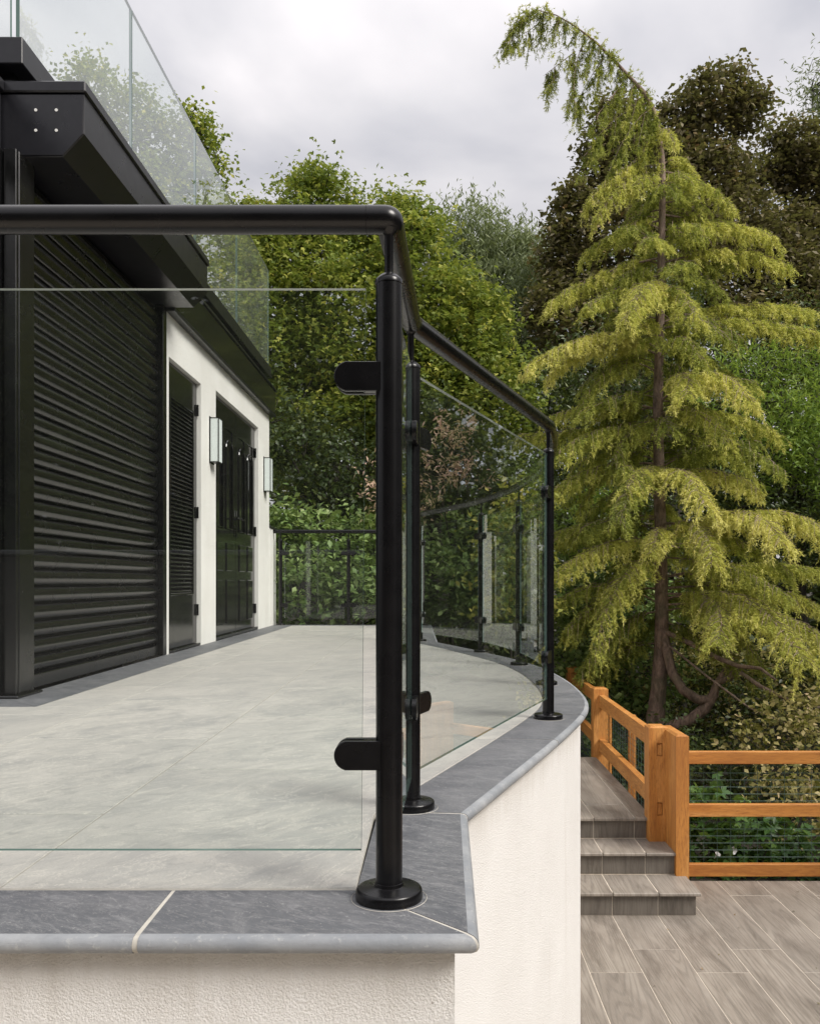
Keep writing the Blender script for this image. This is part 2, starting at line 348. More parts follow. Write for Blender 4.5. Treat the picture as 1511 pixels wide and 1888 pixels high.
# ------------------------------------------------------------------ terrace outline
RO, RI, RP = 5.918, 5.728, 5.815          # only their differences matter: offsets from the outer edge
OY = np.array([1.888, 2.4, 2.749, 3.1, 3.41, 3.7, 3.93, 4.3, 4.6, 4.79, 5.18, 5.54, 6.14, 6.5, 6.9, 7.22])
OX = np.array([.079, .270, .398, .520, .613, .666, .686, .698, .692, .682, .641, .573, .405, .298, .165, .055])
_n = len(OY); _A = np.zeros((_n, _n)); _r = np.zeros(_n); _h = np.diff(OY); _A[0, 0] = _A[-1, -1] = 1     # natural cubic spline
for i in range(1, _n-1):
    _A[i, i-1], _A[i, i], _A[i, i+1] = _h[i-1], 2*(_h[i-1]+_h[i]), _h[i]; _r[i] = 6*((OX[i+1]-OX[i])/_h[i]-(OX[i]-OX[i-1])/_h[i-1])
_M = np.linalg.solve(_A, _r)
def edge(y):
    """outer edge of the bow: x and slope at depth y, straight beyond its ends"""
    yc = min(max(y, OY[0]), OY[-1]); i = min(max(int(np.searchsorted(OY, yc))-1, 0), _n-2); h = _h[i]; a, b = OY[i+1]-yc, yc-OY[i]
    x = (_M[i]*a**3+_M[i+1]*b**3)/(6*h)+(OX[i]/h-_M[i]*h/6)*a+(OX[i+1]/h-_M[i+1]*h/6)*b
    d = (-_M[i]*a*a+_M[i+1]*b*b)/(2*h)-(OX[i]/h-_M[i]*h/6)+(OX[i+1]/h-_M[i+1]*h/6); return x+(y-yc)*d, d
def arc_pt(R, y):
    x, d = edge(y); o = RO-R; q = math.sqrt(1+d*d); return (x-o/q, y+o*d/q)
YB0, YB1 = 1.888, 7.22          # where the bow begins and ends on the outer edge
YI0, YI1 = 1.84, 7.20
_IP = np.array([arc_pt(RI, y) for y in np.linspace(YI0, YI1, 200)])
def xin(y):                      # inner edge of the coping
    return -.121 if (y < _IP[0, 1] or y > _IP[-1, 1]) else float(np.interp(y, _IP[:, 1], _IP[:, 0]))

# ------------------------------------------------------------------ ground
gm = MB(); nx, ny = 70, 80
def hgt(x, y):
    h = -1.78+.03*math.sin(x*1.3)*math.cos(y*1.1)
    k = min(1, max(0, (y-9.5)/3))*min(1, max(0, (1.2-x)/1.5)); k = k*k*(3-2*k)
    h += k*1.5*(1 if x > -30 else 0)
    far = max(0, min(1, (y-14)/40)); return h+far*1.5
xs = [-300, -120, -60, -35]+[-24+i*.8 for i in range(61)]+[35, 60, 120, 300]
ys = [-300, -120, -60, -30]+[-16+i*.8 for i in range(71)]+[60, 90, 160, 400]
v = [(x, y, hgt(x, y)) for y in ys for x in xs]; f = [(j*len(xs)+i, j*len(xs)+i+1, (j+1)*len(xs)+i+1, (j+1)*len(xs)+i) for j in range(len(ys)-1) for i in range(len(xs)-1)]
tag(gm.add(v, f).build('ground', M_soil, smooth=60), kind='structure')

# ------------------------------------------------------------------ terrace floor
ter = bpy.data.objects.new('terrace', None); COL.objects.link(ter); tag(ter, kind='structure')
yy = [1.425+i*(9.935-1.425)/60 for i in range(61)]
bed = MB(); poly = [(-1.83, 1.41), (-.13, 1.41)]+[(xin(y)-.002, y) for y in yy]+[(-1.83, 9.94)]
poly = [(-3.4, 1.41)]+poly[1:-1]+[(-1.83, 9.94), (-1.83, 3.7), (-3.4, 3.7)]
bed.slab(poly, -.25, -.0016, .0005); bed.build('mortar_bed', M_grout3, ter)
def clip_tile(x0, x1, y0, y1, g=.0022):
    x0 += g; x1 -= g; y0 += g*1.5; y1 -= g*1.5
    Y = [y0+(y1-y0)*i/10 for i in range(11)]; R = [(min(x1, xin(y)-.004), y) for y in Y]; R = [p for p in R if p[0] > x0+.012]
    if len(R) < 2: return None
    if all(abs(p[0]-x1) < 1e-6 for p in R): R = [R[0], R[-1]]
    return [(x0, R[0][1])]+R+[(x0, R[-1][1])]
cols = [(-1.921, 1.48), (-1.316, 2.38), (-.711, 1.885), (-.106, 1.43), (.499, 1.98)]
cols = [(-3.131, 2.38), (-2.526, 1.88), (-1.921, 2.38), (-1.316, 1.885), (-.711, 1.428), (-.106, 1.885)]
for ci, (x0, ys0) in enumerate(cols):
    x1 = x0+.605; y = ys0-.905*2
    while y < 9.93:
        a, b = max(y, 1.426), min(y+.905, 9.933); y += .905
        if b-a < .02: continue
        xa = x0; 
        if x0 < -1.593 and b > 3.5:       # the slate border takes over beside the house
            if x1 <= -1.593: b = min(b, 3.497)
            else:
                if a < 3.497 < b:
                    p = clip_tile(x0, x1, a, 3.4985); MB().slab(p, -.02, 0).build('floor_tile', M_tile, ter)
                    p = clip_tile(-1.590, x1, 3.4985, b); MB().slab(p, -.02, 0).build('floor_tile', M_tile, ter); continue
                if a >= 3.49: xa = -1.590
            if b-a < .02: continue
        p = clip_tile(xa, x1, a, b)
        if p: MB().slab(p, -.02, random.uniform(-.0007, .0)).build('floor_tile', M_tile, ter)
# column beyond the sixth (tip of the bow)
# slate border along the house
for i in range(11):
    y0, y1 = 3.5+i*.6, min(3.5+(i+1)*.6, 9.93)
    if y1-y0 > .02: MB().slab([(-1.826, y0+.002 if i else y0+.238), (-1.596, y0+.002), (-1.596, y1-.002), (-1.826, y1-.002)], -.02, 0).build('border_tile', M_slate, ter)
for x0, x1 in ((-2.4, -1.9), (-3.0, -2.4)):
    MB().slab([(x0+.002, 3.502), (x1-.002 if x1 < -1.95 else -1.602, 3.502), (x1-.002 if x1 < -1.95 else -1.826, 3.74), (x0+.002, 3.74)], -.02, 0).build('border_tile', M_slate, ter)

# ------------------------------------------------------------------ retaining wall and its slate coping
rw = thing('retaining_wall', 'cream rough rendered terrace wall bowing out, topped with slate coping', 'wall', (-.2, 1.4, -1.75))
SB = .034
wpts = [(-3.4, 1.228+SB), (.068-SB, 1.228+SB), (.079-SB, YB0+.01)]
wpts += [arc_pt(RO-SB, YB0+.01+(YB1-YB0)*i/56) for i in range(1, 57)]+[(-.018, 10.09), (-2.2, 10.09)]
wi = [(-3.4, 1.45), (-.16, 1.45), (-.16, 1.95)]+[arc_pt(RI-.06, YB0+.01+(YB1-YB0)*i/56) for i in range(1, 57)]+[(-.2, 9.9), (-2.2, 9.9)]
wm = MB(); n = len(wpts); vv = []
for p, q in zip(wpts, wi): vv += [(*p, -2.2), (*p, -.026), (*q, -.026), (*q, -2.2)]
ff = []
for i in range(n-1):
    for k in range(4):
        k2 = (k+1) % 4; ff.append((i*4+k, (i+1)*4+k, (i+1)*4+k2, i*4+k2))
ff += [(0, 1, 2, 3), ((n-1)*4+3, (n-1)*4+2, (n-1)*4+1, (n-1)*4)]
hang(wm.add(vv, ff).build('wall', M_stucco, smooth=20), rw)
CT = .026
def cop_profile(I, O, dz=0., nose=True, shrink=0.):
    I, O = Vector(I), Vector(O); L = (O-I).length; u = (O-I)/L; r = CT/2; k = L/.19 if L < .26 else 1.0
    pts = [(0+shrink, -CT+shrink), (0+shrink, -dz-.001), (.001+shrink, -dz)]
    pts += [(L-.016*L/.19-shrink, -dz)]
    # bullnose: a small step up then a half round
    if nose:
        for a in (62, 38, 12, -14, -40, -66, -90): pts.append((L-(r*1.0)*(L/.19)+(r*L/.19)*math.cos(math.radians(a))-shrink, -r+(r-shrink)*math.sin(math.radians(a))))
    return [(I.x+u.x*d, I.y+u.y*d, z) for d, z in pts]
def sweep(st, name, mats, parent, nose_mi=1, **kw):
    rings = [cop_profile(I, O, **kw) for I, O in st]; m = len(rings[0]); v = [p for r in rings for p in r]; f = []; mi = []
    for i in range(len(rings)-1):
        for k in range(m):
            k2 = (k+1) % m; f.append((i*m+k, i*m+k2, (i+1)*m+k2, (i+1)*m+k)); mi.append(nose_mi if 3 <= k <= m-2 else 0)
    f += [tuple(range(m))[::-1], tuple(range((len(rings)-1)*m, len(rings)*m))]; mi += [0, 0]
    b = MB().add(v, f, mi); return hang(b.build(name, mats, smooth=35), parent)
def st_front(x): return ((x, 1.4195), (x, 1.228))
CI, CO = (-.1225, 1.4195), (.068, 1.228)
IE = arc_pt(RI, YI0)
def st_side(t):  return ((CI[0]+(IE[0]-CI[0])*t, CI[1]+(IE[1]-CI[1])*t), (CO[0]+(.079-CO[0])*t, CO[1]+(YB0-CO[1])*t))
def st_arc(t):
    yo = YB0+(YB1-YB0)*t; yi = YI0+(YI1-YI0)*t; return (arc_pt(RI, yi), arc_pt(RO, yo))
def st_back(t):
    A = st_arc(1); B = ((-.121, 9.94), (.0, 10.13)); return tuple(tuple(A[k][j]+(B[k][j]-A[k][j])*t for j in (0, 1)) for k in (0, 1))
def st_far(t):
    A = ((-.121, 9.94), (.0, 10.13)); B = ((-1.83, 9.94), (-1.83, 10.13)); return tuple(tuple(A[k][j]+(B[k][j]-A[k][j])*t for j in (0, 1)) for k in (0, 1))
def stone(fn, a, b, ln, n=1, g=.0034):
    da = g/ln; sts = [fn(a+da+(b-a-2*da)*i/n) for i in range(n+1)]
    return sweep(sts, 'coping_stone', [M_slate, M_slate_edge], rw)
for a, b in ((-3.4, -2.62), (-2.62, -1.82), (-1.82, -1.02), (-1.02, -.42)): stone(st_front, a, b, 1, g=.0040)
def front_mitre(t):
    if t < 1: return ((-.42+(CI[0]+.42)*t, CI[1]), (-.42+(CO[0]+.42)*t, CO[1]))
    return (CI, CO)
stone(front_mitre, 0, 1, .5, g=.0040); stone(st_side, 0, 1, .6, g=.0042)
LA = 5.6
cuts = [0, .165, .262, .385, .5, .615, .72, .83, .92, 1]
for a, b in zip(cuts, cuts[1:]): stone(st_arc, a, b, LA, n=max(3, int((b-a)*48)))
stone(st_back, 0, .5, 2.8); stone(st_back, .5, 1, 2.8)
for i in range(3): stone(st_far, i/3, (i+1)/3, 1.8)
# grout core just under the stones
gs = [st_front(-3.4), st_front(-1), (CI, CO), st_side(1)]+[st_arc(i/48) for i in range(1, 49)]+[st_back(1), st_far(1)]
sweep(gs, 'coping_mortar', [M_grout, M_grout], rw, dz=.0010, shrink=.0010)

# ------------------------------------------------------------------ terrace balustrade
RH = 1.082; bal = thing('glass_balustrade', 'black tubular balustrade with clear glass panes around the terrace edge', 'balustrade', (-.07, 1.385, 0))
def rail_pt(y): return (-6.069+math.sqrt(6.637**2-(y-4.533)**2), y)     # the rail follows its own, gentler arc
tube_r = .0212
pm = MB().lathe([(0, .014), (tube_r, .014), (tube_r, .978), (0, .978)], 40).mesh('post', M_post, 40)
fl = MB().lathe([(0, .0), (.0530, 0), (.0534, .003), (.0530, .0135), (.0512, .0165), (.048, .0178), (.0262, .0195), (.0232, .021), (.0225, .026), (.0214, .0265)], 56).mesh('base_flange', M_post, 50)
cp = MB().lathe([(tube_r, .9785), (.0222, .979), (.0222, .984), (.0205, .987), (.014, .993), (.0078, .9965)], 40).mesh('post_cap', M_post, 40)
nk = MB().lathe([(.0072, .985), (.0072, 1.055), (.0085, 1.058), (.0150, 1.0665)], 24).mesh('post_neck', M_post, 40)
sr = MB().lathe([(.0595, .0004), (.0600, .0010), (.0606, .0004)], 48).mesh('silicone_ring', M_grout, 60)
def dshape(x0, x1, h):
    return [(x0, -h), (x1-h*.72, -h)]+[(x1-h*.92+h*.92*math.cos(a), h*math.sin(a)) for a in [math.radians(-78+12*i) for i in range(14)]]+[(x1-h*.72, h), (x0, h)]
cm = MB()
for ya, yb in ((-.0175, -.0062), (.0062, .0175)): cm.prism_xz(dshape(.012, .0862, .0232), ya, yb, .0014)
cm.box(.012, .040, -.0062, .0062, -.0225, .0225); clampm = cm.mesh('clamp', M_post, 35)
gk = MB().prism_xz(dshape(.041, .0835, .0212), -.0061, .0061, .0004).mesh('gasket', M_dark, 35)
ZC = (.23, .829)
def post(x, y, angs):
    p = hang(link('post', pm, None, (x, y, 0)), bal); p.parent = bal
    for nm, me in (('base_flange', fl), ('post_cap', cp), ('post_neck', nk), ('silicone_ring', sr)): link(nm, me, p)
    for a in angs:
        for z in ZC: link('clamp', clampm, p, (0, 0, z), a)
    return p
posts = [(-1.7, 1.385), (-.0675, 1.385), (-.046, 1.937), (.430, 3.2), rail_pt(4.25), rail_pt(5.25), rail_pt(6.2), (-.095, 7.33), (-.10, 9.99+.045), (-.957, 10.035), (-1.742, 10.035)]
posts = [(-2.9, 1.385)]+posts
def ang(a, b): return math.atan2(b[1]-a[1], b[0]-a[0])
for i, p in enumerate(posts):
    A = []
    if i > 0: A.append(ang(p, posts[i-1]))
    if i < len(posts)-1: A.append(ang(p, posts[i+1]))
    post(p[0], p[1], A)
def pane(path, z0, z1, t=.010, parent=bal, name='glass_pane', tilt=0., gm_=None):
    b = MB(); P = [Vector(p) for p in path]; n = len(P); v = []
    for i, p in enumerate(P):
        d = (P[min(i+1, n-1)]-P[max(i-1, 0)]).normalized(); nn = Vector((-d.y, d.x))*t/2
        for s_, z in ((-1, z0), (-1, z1), (1, z1), (1, z0)): v.append((p.x+s_*nn.x+tilt*(z-z0), p.y+s_*nn.y, z))
    f = []; mi = []
    for i in range(n-1):
        for k in range(4):
            k2 = (k+1) % 4; f.append((i*4+k2, i*4+k, (i+1)*4+k, (i+1)*4+k2)); mi.append((0, 2, 0, 1)[k])
    f += [(0, 1, 2, 3), ((n-1)*4+3, (n-1)*4+2, (n-1)*4+1, (n-1)*4)]; mi += [1, 1]
    b.add(v, f, mi); o = b.build(name, [gm_ or M_glass, M_gedge, M_gtop]); return hang(o, parent)
def between(a, b, g=.044):
    A, B = Vector(a), Vector(b); d = (B-A).normalized(); return [A+d*g, B-d*g]
ARC = lambda y0, y1, n=8: [rail_pt(y0+(y1-y0)*i/n) for i in range(n+1)]
for i in range(len(posts)-1):
    a, b = posts[i], posts[i+1]
    if i in (4, 5, 6): path = ARC(a[1]+.043, b[1]-.043)
    elif i == 3: path = between(a, b)
    else: path = between(a, b)
    pane(path, .077, .971, tilt=(.008 if i == 1 else 0))
def rail(path, name='handrail', r=.0222): return hang(MB().tube([(x, y, RH) for x, y in path], r, 28).build(name, M_post, smooth=40), bal)
def elbow(p, a, b, r=.03, n=6, ext=.0):
    P, A, B = Vector(p), Vector(a), Vector(b); u = (A-P).normalized(); w = (B-P).normalized(); out = []
    for i in range(n+1):
        t = i/n; out.append(P+u*r*(1-t)**2+w*r*t**2)
    return [P+u*(r+ext)]+out+[P+w*(r+ext)] if ext else out
rail([(-2.9, 1.385), (-.1035, 1.385)])
e1 = elbow(posts[2], posts[1], posts[3], .009, 6, .025); e1[0] = Vector((-.1030, 1.385)); rail(e1, 'rail_elbow', .0223)
e2 = elbow(posts[3], posts[2], posts[4], .022, 6, .02)
rail([e1[-1]+Vector((0, .0006)), e2[0]-Vector((0, .0006))]); rail(e2, 'rail_elbow', .0223)
d = (Vector(posts[4])-Vector(posts[3])).normalized()
rail([e2[-1]+d*.0008, Vector(posts[4])-d*.08, Vector(posts[4])-d*.03]+ARC(3.22, 7.15, 40)+[(-.0975, 7.5)])
rail([(-.0975, 7.5006), (-.1, 9.97)]); rail(elbow((-.1, 10.035), (-.1, 9), (-1, 10.035), .04, 6, .025), 'rail_elbow', .0223); rail([(-.166, 10.035), (-1.83, 10.035)])

# ------------------------------------------------------------------ house
WX = -1.83
hs = thing('house', 'white rendered garden building with black shutter, black doors and dark roof fascia', 'house', (-3, 7, 0))
def H(mb, name, mat, smooth=None, parent=None): 
    o = mb.build(name, mat, smooth=smooth)
    return hang(o, hs) if parent is None else sub(o, parent)
def sub(o, parent):
    base = Vector((0, 0, 0)); q = parent
    while q: base += Vector(q.location); q = q.parent
    o.parent = parent; o.location = Vector(o.location)-base; return o
WB = WX-.30
w = MB(); ch = 0
w.box(WB, WX, 5.985, 6.055, -.2, 2.40); w.box(WB, WX, 6.055, 6.90, 2.075, 2.40); w.box(WB, WX, 6.90, 7.375, -.2, 2.40)
w.box(WB, WX, 7.375, 9.18, 2.13, 2.40); w.box(WB, WX, 9.18, 9.80, -.2, 2.40)
H(w, 'wall', M_wall)
w = MB().box(WB, WX+.004, 9.803, 10.20, -.2, 1.11, .004); H(w, 'low_wall', M_wall)
H(MB().box(WB-.02, WX+.02, 9.806, 10.22, 1.112, 1.135, .004), 'low_wall_cap', M_clad)
H(MB().box(-6, WB-.002, 3.95, 9.79, -.2, 2.66), 'core_wall', M_clad)
# roof slab, fascia and kerb
H(MB().box(-6, WX+.055, 5.99, 9.88, 2.405, 2.665, .003), 'fascia', M_gloss)
H(MB().box(WX-.1, WX+.062, 5.99, 9.885, 2.372, 2.402, .004), 'drip_trim', M_clad)
H(MB().box(-6, WX+.068, 5.99, 9.90, 2.667, 2.69, .003), 'fascia_coping', M_clad)
k = MB().box(-6, WX+.012, 3.86, 9.87, 2.81, 2.93, .004); H(k, 'roof_kerb', M_clad)
H(MB().box(-6, WX-.06, 3.93, 9.85, 2.70, 2.808), 'kerb_upstand', M_gloss)
# shutter housing: chamfered box, end plate with screws, coping
def oct_prof(xf, zt, zb, ch, back=-1.98): return [(back, zt), (back, zb-ch), (xf-.095, zb-ch), (xf, zb), (xf, zt)]
hb = MB(); pr = oct_prof(-1.54, 2.668, 2.492, .102); prr = [(x, z) for x, z in pr]
hb.prism_xz(prr, 3.853, 5.975, .003); hsg = H(hb, 'shutter_housing', M_clad)
ep = MB().prism_xz([(-1.975, 2.664), (-1.975, 2.396), (-1.633, 2.396), (-1.545, 2.49), (-1.545, 2.664)], 3.848, 3.8525, .001); sub(ep.build('end_plate', M_clad), hsg)
H(MB().box(-1.99, -1.529, 3.838, 5.985, 2.672, 2.722, .006), 'housing_coping', M_clad)
scr = MB().tube([(0, .0, 0), (0, -.002, 0)], .0068, 16).mesh('screw', M_screw, 40); dot = MB().tube([(0, -.0021, 0), (0, -.0026, 0)], .002, 8).mesh('screw_socket', M_dark, 40)
for sx in (-1.752, -1.661):
    for sz in (2.595, 2.505):
        o = link('screw', scr, None, (sx, 3.8478, sz)); sub(o, hsg)
# pillar with ridges at the near corner and a short return of coping
H(MB().box(-2.6, -1.802, 3.80, 3.945, -.02, 2.392, .004), 'corner_pillar', M_shut)
H(MB().box(-2.05, -1.868, 3.745, 3.797, .0, 2.392, .004), 'pillar_trim', M_shut)
H(MB().box(-1.862, -1.806, 3.778, 3.797, .0, 2.392, .003), 'pillar_trim', M_shut)
H(MB().box(-2.02, -1.885, 2.9, 3.836, 2.668, 2.72, .005), 'return_coping', M_clad)
H(MB().box(-2.02, -1.90, 2.9, 3.836, 2.40, 2.664, .003), 'return_fascia', M_clad)
for gx in ((-2.02, -1.80), ): H(MB().box(gx[0]-.1, gx[1]+.03, 3.72, 3.96, .0005, .012, .003), 'pillar_foot', M_shut)
# roller shutter
shut = H(MB().box(WX-.075, WX-.055, 3.95, 5.90, .0, 2.38), 'roller_shutter', M_dark)
n_sl = 29; hp = 2.36/n_sl; prof = []
for i in range(9):
    t_ = i/8; prof.append((WX-.052+.030*math.sin(PI*(t_*.86+.04))**.8, .012+hp*.90*t_))
prof = [(WX-.056, prof[0][1])]+prof+[(WX-.056, prof[-1][1])]
v = []; f = []; 
for y_ in (3.952, 5.895):
    v += [(x, y_, z) for x, z in prof]
npz = len(prof); f = [(i, i+npz, i+1+npz, i+1) for i in range(npz-1)]
slat_me = MB().add(v, f).mesh('shutter_slat', M_shut, 50)
for i in range(n_sl-1):
    o = link('shutter_slat', slat_me, None, (random.uniform(-.0015, .0015), 0, .066+i*hp)); sub(o, shut)
sub(MB().box(WX-.054, WX-.022, 3.952, 5.895, .006, .070, .004).build('bottom_bar', M_shut), shut)
H(MB().box(WX-.05, WX+.008, 5.905, 5.982, .0, 2.40, .003), 'shutter_guide', M_shut)
H(MB().box(WX-.05, WX-.005, 3.948, 3.985, .0, 2.40, .003), 'shutter_guide', M_shut)
# louvred door
RX = WX-.045
dr = H(MB().box(RX-.05, RX-.004, 6.058, 6.897, .02, 2.073, .002), 'louvred_door', M_dark)
fr = MB()
for a in ((6.058, 6.165, .02, 2.07), (6.79, 6.895, .02, 2.07), (6.165, 6.79, 1.84, 2.07), (6.165, 6.79, .02, .40)): fr.box(RX-.003, RX+.012, a[0], a[1], a[2], a[3], .002)
sub(fr.build('door_frame', M_gloss), dr)
bd = MB()
for a in ((6.166, 6.186, .401, 1.839), (6.769, 6.789, .401, 1.839), (6.187, 6.768, 1.82, 1.839), (6.187, 6.768, .401, .42)): bd.box(RX+.002, RX+.020, a[0], a[1], a[2], a[3], .003)
sub(bd.build('louvre_surround', M_gloss), dr)
lv = MB().add([(RX+.001, 6.188, 0), (RX+.016, 6.188, -.020), (RX+.016, 6.188, -.026), (RX+.001, 6.188, -.007), (RX+.001, 6.767, 0), (RX+.016, 6.767, -.020), (RX+.016, 6.767, -.026), (RX+.001, 6.767, -.007)],
              [(0, 4, 5, 1), (1, 5, 6, 2), (2, 6, 7, 3), (0, 1, 2, 3), (7, 6, 5, 4)]).mesh('louvre', M_shut)
nl = 46
for i in range(nl): sub(link('louvre', lv, None, (0, 0, .452+i*(1.372/(nl-1)))), dr)
for z in (1.86, 1.05, .28): sub(MB().tube([(RX+.022, 6.885, z-.045), (RX+.022, 6.885, z+.045)], .009, 10).build('hinge', M_post, smooth=40), dr)
hd = MB().box(RX+.012, RX+.020, 6.085, 6.115, 1.0, 1.17, .002); hd.tube([(RX+.02, 6.10, 1.12), (RX+.06, 6.10, 1.12), (RX+.065, 6.11, 1.12), (RX+.065, 6.22, 1.12)], .008, 10); sub(hd.build('door_handle', M_post, smooth=40), dr)
# double door: two leaves, tall panes with arched tops above, raised panels below
for k, (y0, y1) in enumerate(((7.380, 8.275), (8.283, 9.176))):
    lf = H(MB().box(RX-.05, RX-.006, y0, y1, .03, 2.126, .002), 'door_leaf', M_gloss)
    ww = y1-y0; st = MB(); panes = [(y0+.12, y0+.12+(ww-.34)/2), (y1-.12-(ww-.34)/2, y1-.12)]
    zt, zb = 1.80, .98
    st.box(RX-.005, RX+.008, y0, y1, zt+.1, 2.124, .002); st.box(RX-.005, RX+.008, y0, y1, .03, .98, .002)
    st.box(RX-.005, RX+.008, y0, panes[0][0], .981, zt+.099, .002); st.box(RX-.005, RX+.008, panes[0][1], panes[1][0], .981, zt+.099, .002); st.box(RX-.005, RX+.008, panes[1][1], y1, .981, zt+.099, .002)
    sub(st.build('door_rail', M_gloss), lf)
    for a, b in panes:
        fm = MB(); c_ = (a+b)/2; r_ = (b-a)/2
        pts = [(RX+.012, a+.006, .99), (RX+.012, a+.006, zt-.07)]+[(RX+.012, c_-(r_-.006)*math.cos(t_), zt-.07+.07*math.sin(t_)) for t_ in [PI*i/10 for i in range(1, 10)]]+[(RX+.012, b-.006, zt-.07), (RX+.012, b-.006, .99), (RX+.012, a+.006, .99)]
        fm.tube(pts, .009, 6); sub(fm.build('glazing_bead', M_gloss), lf)
        sub(MB().box(RX-.005, RX-.001, a+.002, b-.002, .985, zt+.095).build('door_glass', M_gloss), lf)
        for za, zb_ in ((.60, .86), (.12, .52)): sub(MB().box(RX+.006, RX+.018, a+.02, b-.02, za, zb_, .006).build('raised_panel', M_gloss), lf)
    for z in (1.86, 1.03, .22):
        yh = y0+.012 if k == 0 else y1-.012
        sub(MB().tube([(RX+.018, yh, z-.05), (RX+.018, yh, z+.05)], .010, 10).build('hinge', M_post, smooth=40), lf)
    yh = y1-.035 if k == 0 else y0+.035; dd = -1 if k == 0 else 1
    hd = MB().box(RX+.008, RX+.014, yh-.016, yh+.016, .93, 1.18, .002); hd.tube([(RX+.012, yh, 1.10), (RX+.055, yh, 1.10), (RX+.06, yh+dd*.01, 1.10), (RX+.06, yh+dd*.12, 1.10)], .008, 10)
    sub(hd.build('door_handle', M_post, smooth=40), lf)
H(MB().box(RX-.06, WX-.002, 7.378, 9.178, .001, .028, .003), 'door_sill', M_shut)
H(MB().box(RX-.06, WX-.002, 6.058, 6.896, .001, .018, .003), 'door_sill', M_shut)
# lanterns
for i, (y0, lab) in enumerate(((7.16, 'black framed frosted wall lantern between the louvred door and the double doors'), (9.47, 'black framed frosted wall lantern at the far end of the white wall'))):
    L = thing('wall_lantern', lab, 'lantern', (WX, y0+.065, 1.49), 'frosted lanterns on the white wall')
    x0, x1, y1, z0, z1 = WX+.002, WX+.078, y0+.13, 1.49, 1.86; t_ = .007
    fm = MB()
    for xa in (x0, x1-t_):
        for ya in (y0, y1-t_): fm.box(xa, xa+t_, ya, ya+t_, z0+t_, z1-t_)
    fm.box(x0, x1, y0, y1, z0, z0+t_, .001); fm.box(x0, x1, y0, y1, z1-t_, z1, .001); fm.box(x0-.001, x0+.004, y0-.008, y1+.008, z0-.008, z1+.008)
    hang(fm.build('lantern_frame', M_post), L)
    hang(MB().box(x0+.005, x1-.003, y0+.003, y1-.003, z0+.0075, z1-.0075).build('frosted_glass', M_frost), L)
# roof glass
rg = thing('roof_glass_balustrade', 'frameless clear glass balustrade standing on the dark roof kerb', 'balustrade', (-1.85, 6, 2.93))
gy = [3.885, 5.35, 6.80, 8.25, 9.85]
for a, b in zip(gy, gy[1:]): pane([(-1.852, a+.005), (-1.852, b-.005)], 2.932, 4.03, .017, rg, gm_=M_glass_roof)
pane([(-1.875, 3.875), (-3.6, 3.875)], 2.932, 4.03, .017, rg, gm_=M_glass_roof)

# ------------------------------------------------------------------ lower deck and steps
DZ = -1.695
deck = bpy.data.objects.new('lower_deck', None); COL.objects.link(deck); tag(deck, kind='structure')
MB().box(-4, 5.8, -4, 6.377, DZ-.12, DZ-.0018).build('mortar_bed', M_grout2, deck)
pl = {}
def plank(w_, l_):
    k_ = (round(w_, 3), round(l_, 3))
    if k_ not in pl: pl[k_] = MB().slab([(0, 0), (w_, 0), (w_, l_), (0, l_)], -.02, 0, .0012).mesh('deck_plank', M_plank)
    return pl[k_]
for c in range(-4, 17):
    x0 = -.01+c*.3; off = 4.88 if c % 2 else 5.19
    for r in range(-4, 3):
        y0, y1 = off+r*1.2, off+(r+1)*1.2; y1 = min(y1, 6.377)
        if y1-y0 < .03 or y0 > 6.35: continue
        if x0+.3 < .5 and y0 > 1.3 : continue        # under the terrace
        link('deck_plank', plank(.2945, y1-y0-.0055), deck, (x0+.0027, y0+.0027, DZ+random.uniform(-.0006, .0006)), 0)
stp = thing('garden_steps', 'three wood-look tiled steps rising beside the curved wall to a landing', 'steps', (1.2, 6.0, DZ))
RH1 = .155; yr = (5.715, 6.06, 6.385); xr_ = (1.742, 1.742, 1.60)
core = MB()
for i in range(3): core.box(.35, xr_[i]-.0025-.001*i, yr[i]+.0025, 8.57-.001*i, DZ+.001, DZ+(i+1)*RH1-.0025)
hang(core.build('step_core', M_grout2), stp)
xc = [.29, .59, .89, 1.19, 1.49, 1.79]
for i in range(3):
    for a, b in zip(xc, xc[1:]):
        b2 = min(b, xr_[i]); a2 = max(a, .35)
        if b2-a2 < .03: continue
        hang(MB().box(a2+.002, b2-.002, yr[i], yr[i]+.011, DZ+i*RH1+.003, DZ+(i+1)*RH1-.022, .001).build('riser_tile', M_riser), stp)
    z0 = DZ+i*RH1
    # end tile of each riser on the open side
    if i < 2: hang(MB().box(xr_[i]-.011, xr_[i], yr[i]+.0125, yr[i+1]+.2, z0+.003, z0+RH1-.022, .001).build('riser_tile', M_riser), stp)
for i in range(2):
    for a, b in zip(xc, xc[1:]):
        b2 = min(b, 1.77) if b > 1.5 else b; a2 = max(a, .35)
        if b2-a2 < .03: continue
        hang(MB().box(a2+.002, b2-.002, yr[i]-.03, yr[i+1]-.002, DZ+(i+1)*RH1-.0205, DZ+(i+1)*RH1, .004).build('tread_tile', M_tread), stp)
hang(MB().box(1.62, 1.77, yr[2]-.001, yr[2]+.22, DZ+2*RH1-.0205, DZ+2*RH1, .003).build('tread_tile', M_tread), stp)
LZ = DZ+3*RH1
for ci, (a, b) in enumerate(zip(xc, xc[1:])):
    b2 = min(b, 1.625) if b > 1.5 else b; a2 = max(a, .35); cutsy = [yr[2]-.03, 6.74, 7.94, 8.575] if ci % 2 else [yr[2]-.03, 7.6, 8.575]
    for y0, y1 in zip(cutsy, cutsy[1:]): hang(MB().box(a2+.002, b2-.002, y0+.002, y1-.002, LZ-.0205, LZ, .002).build('landing_plank', M_plank), stp)
hang(MB().box(.36, 1.62, 6.62, 8.566, DZ-.05, LZ-.003).build('landing_core', M_grout2), stp)

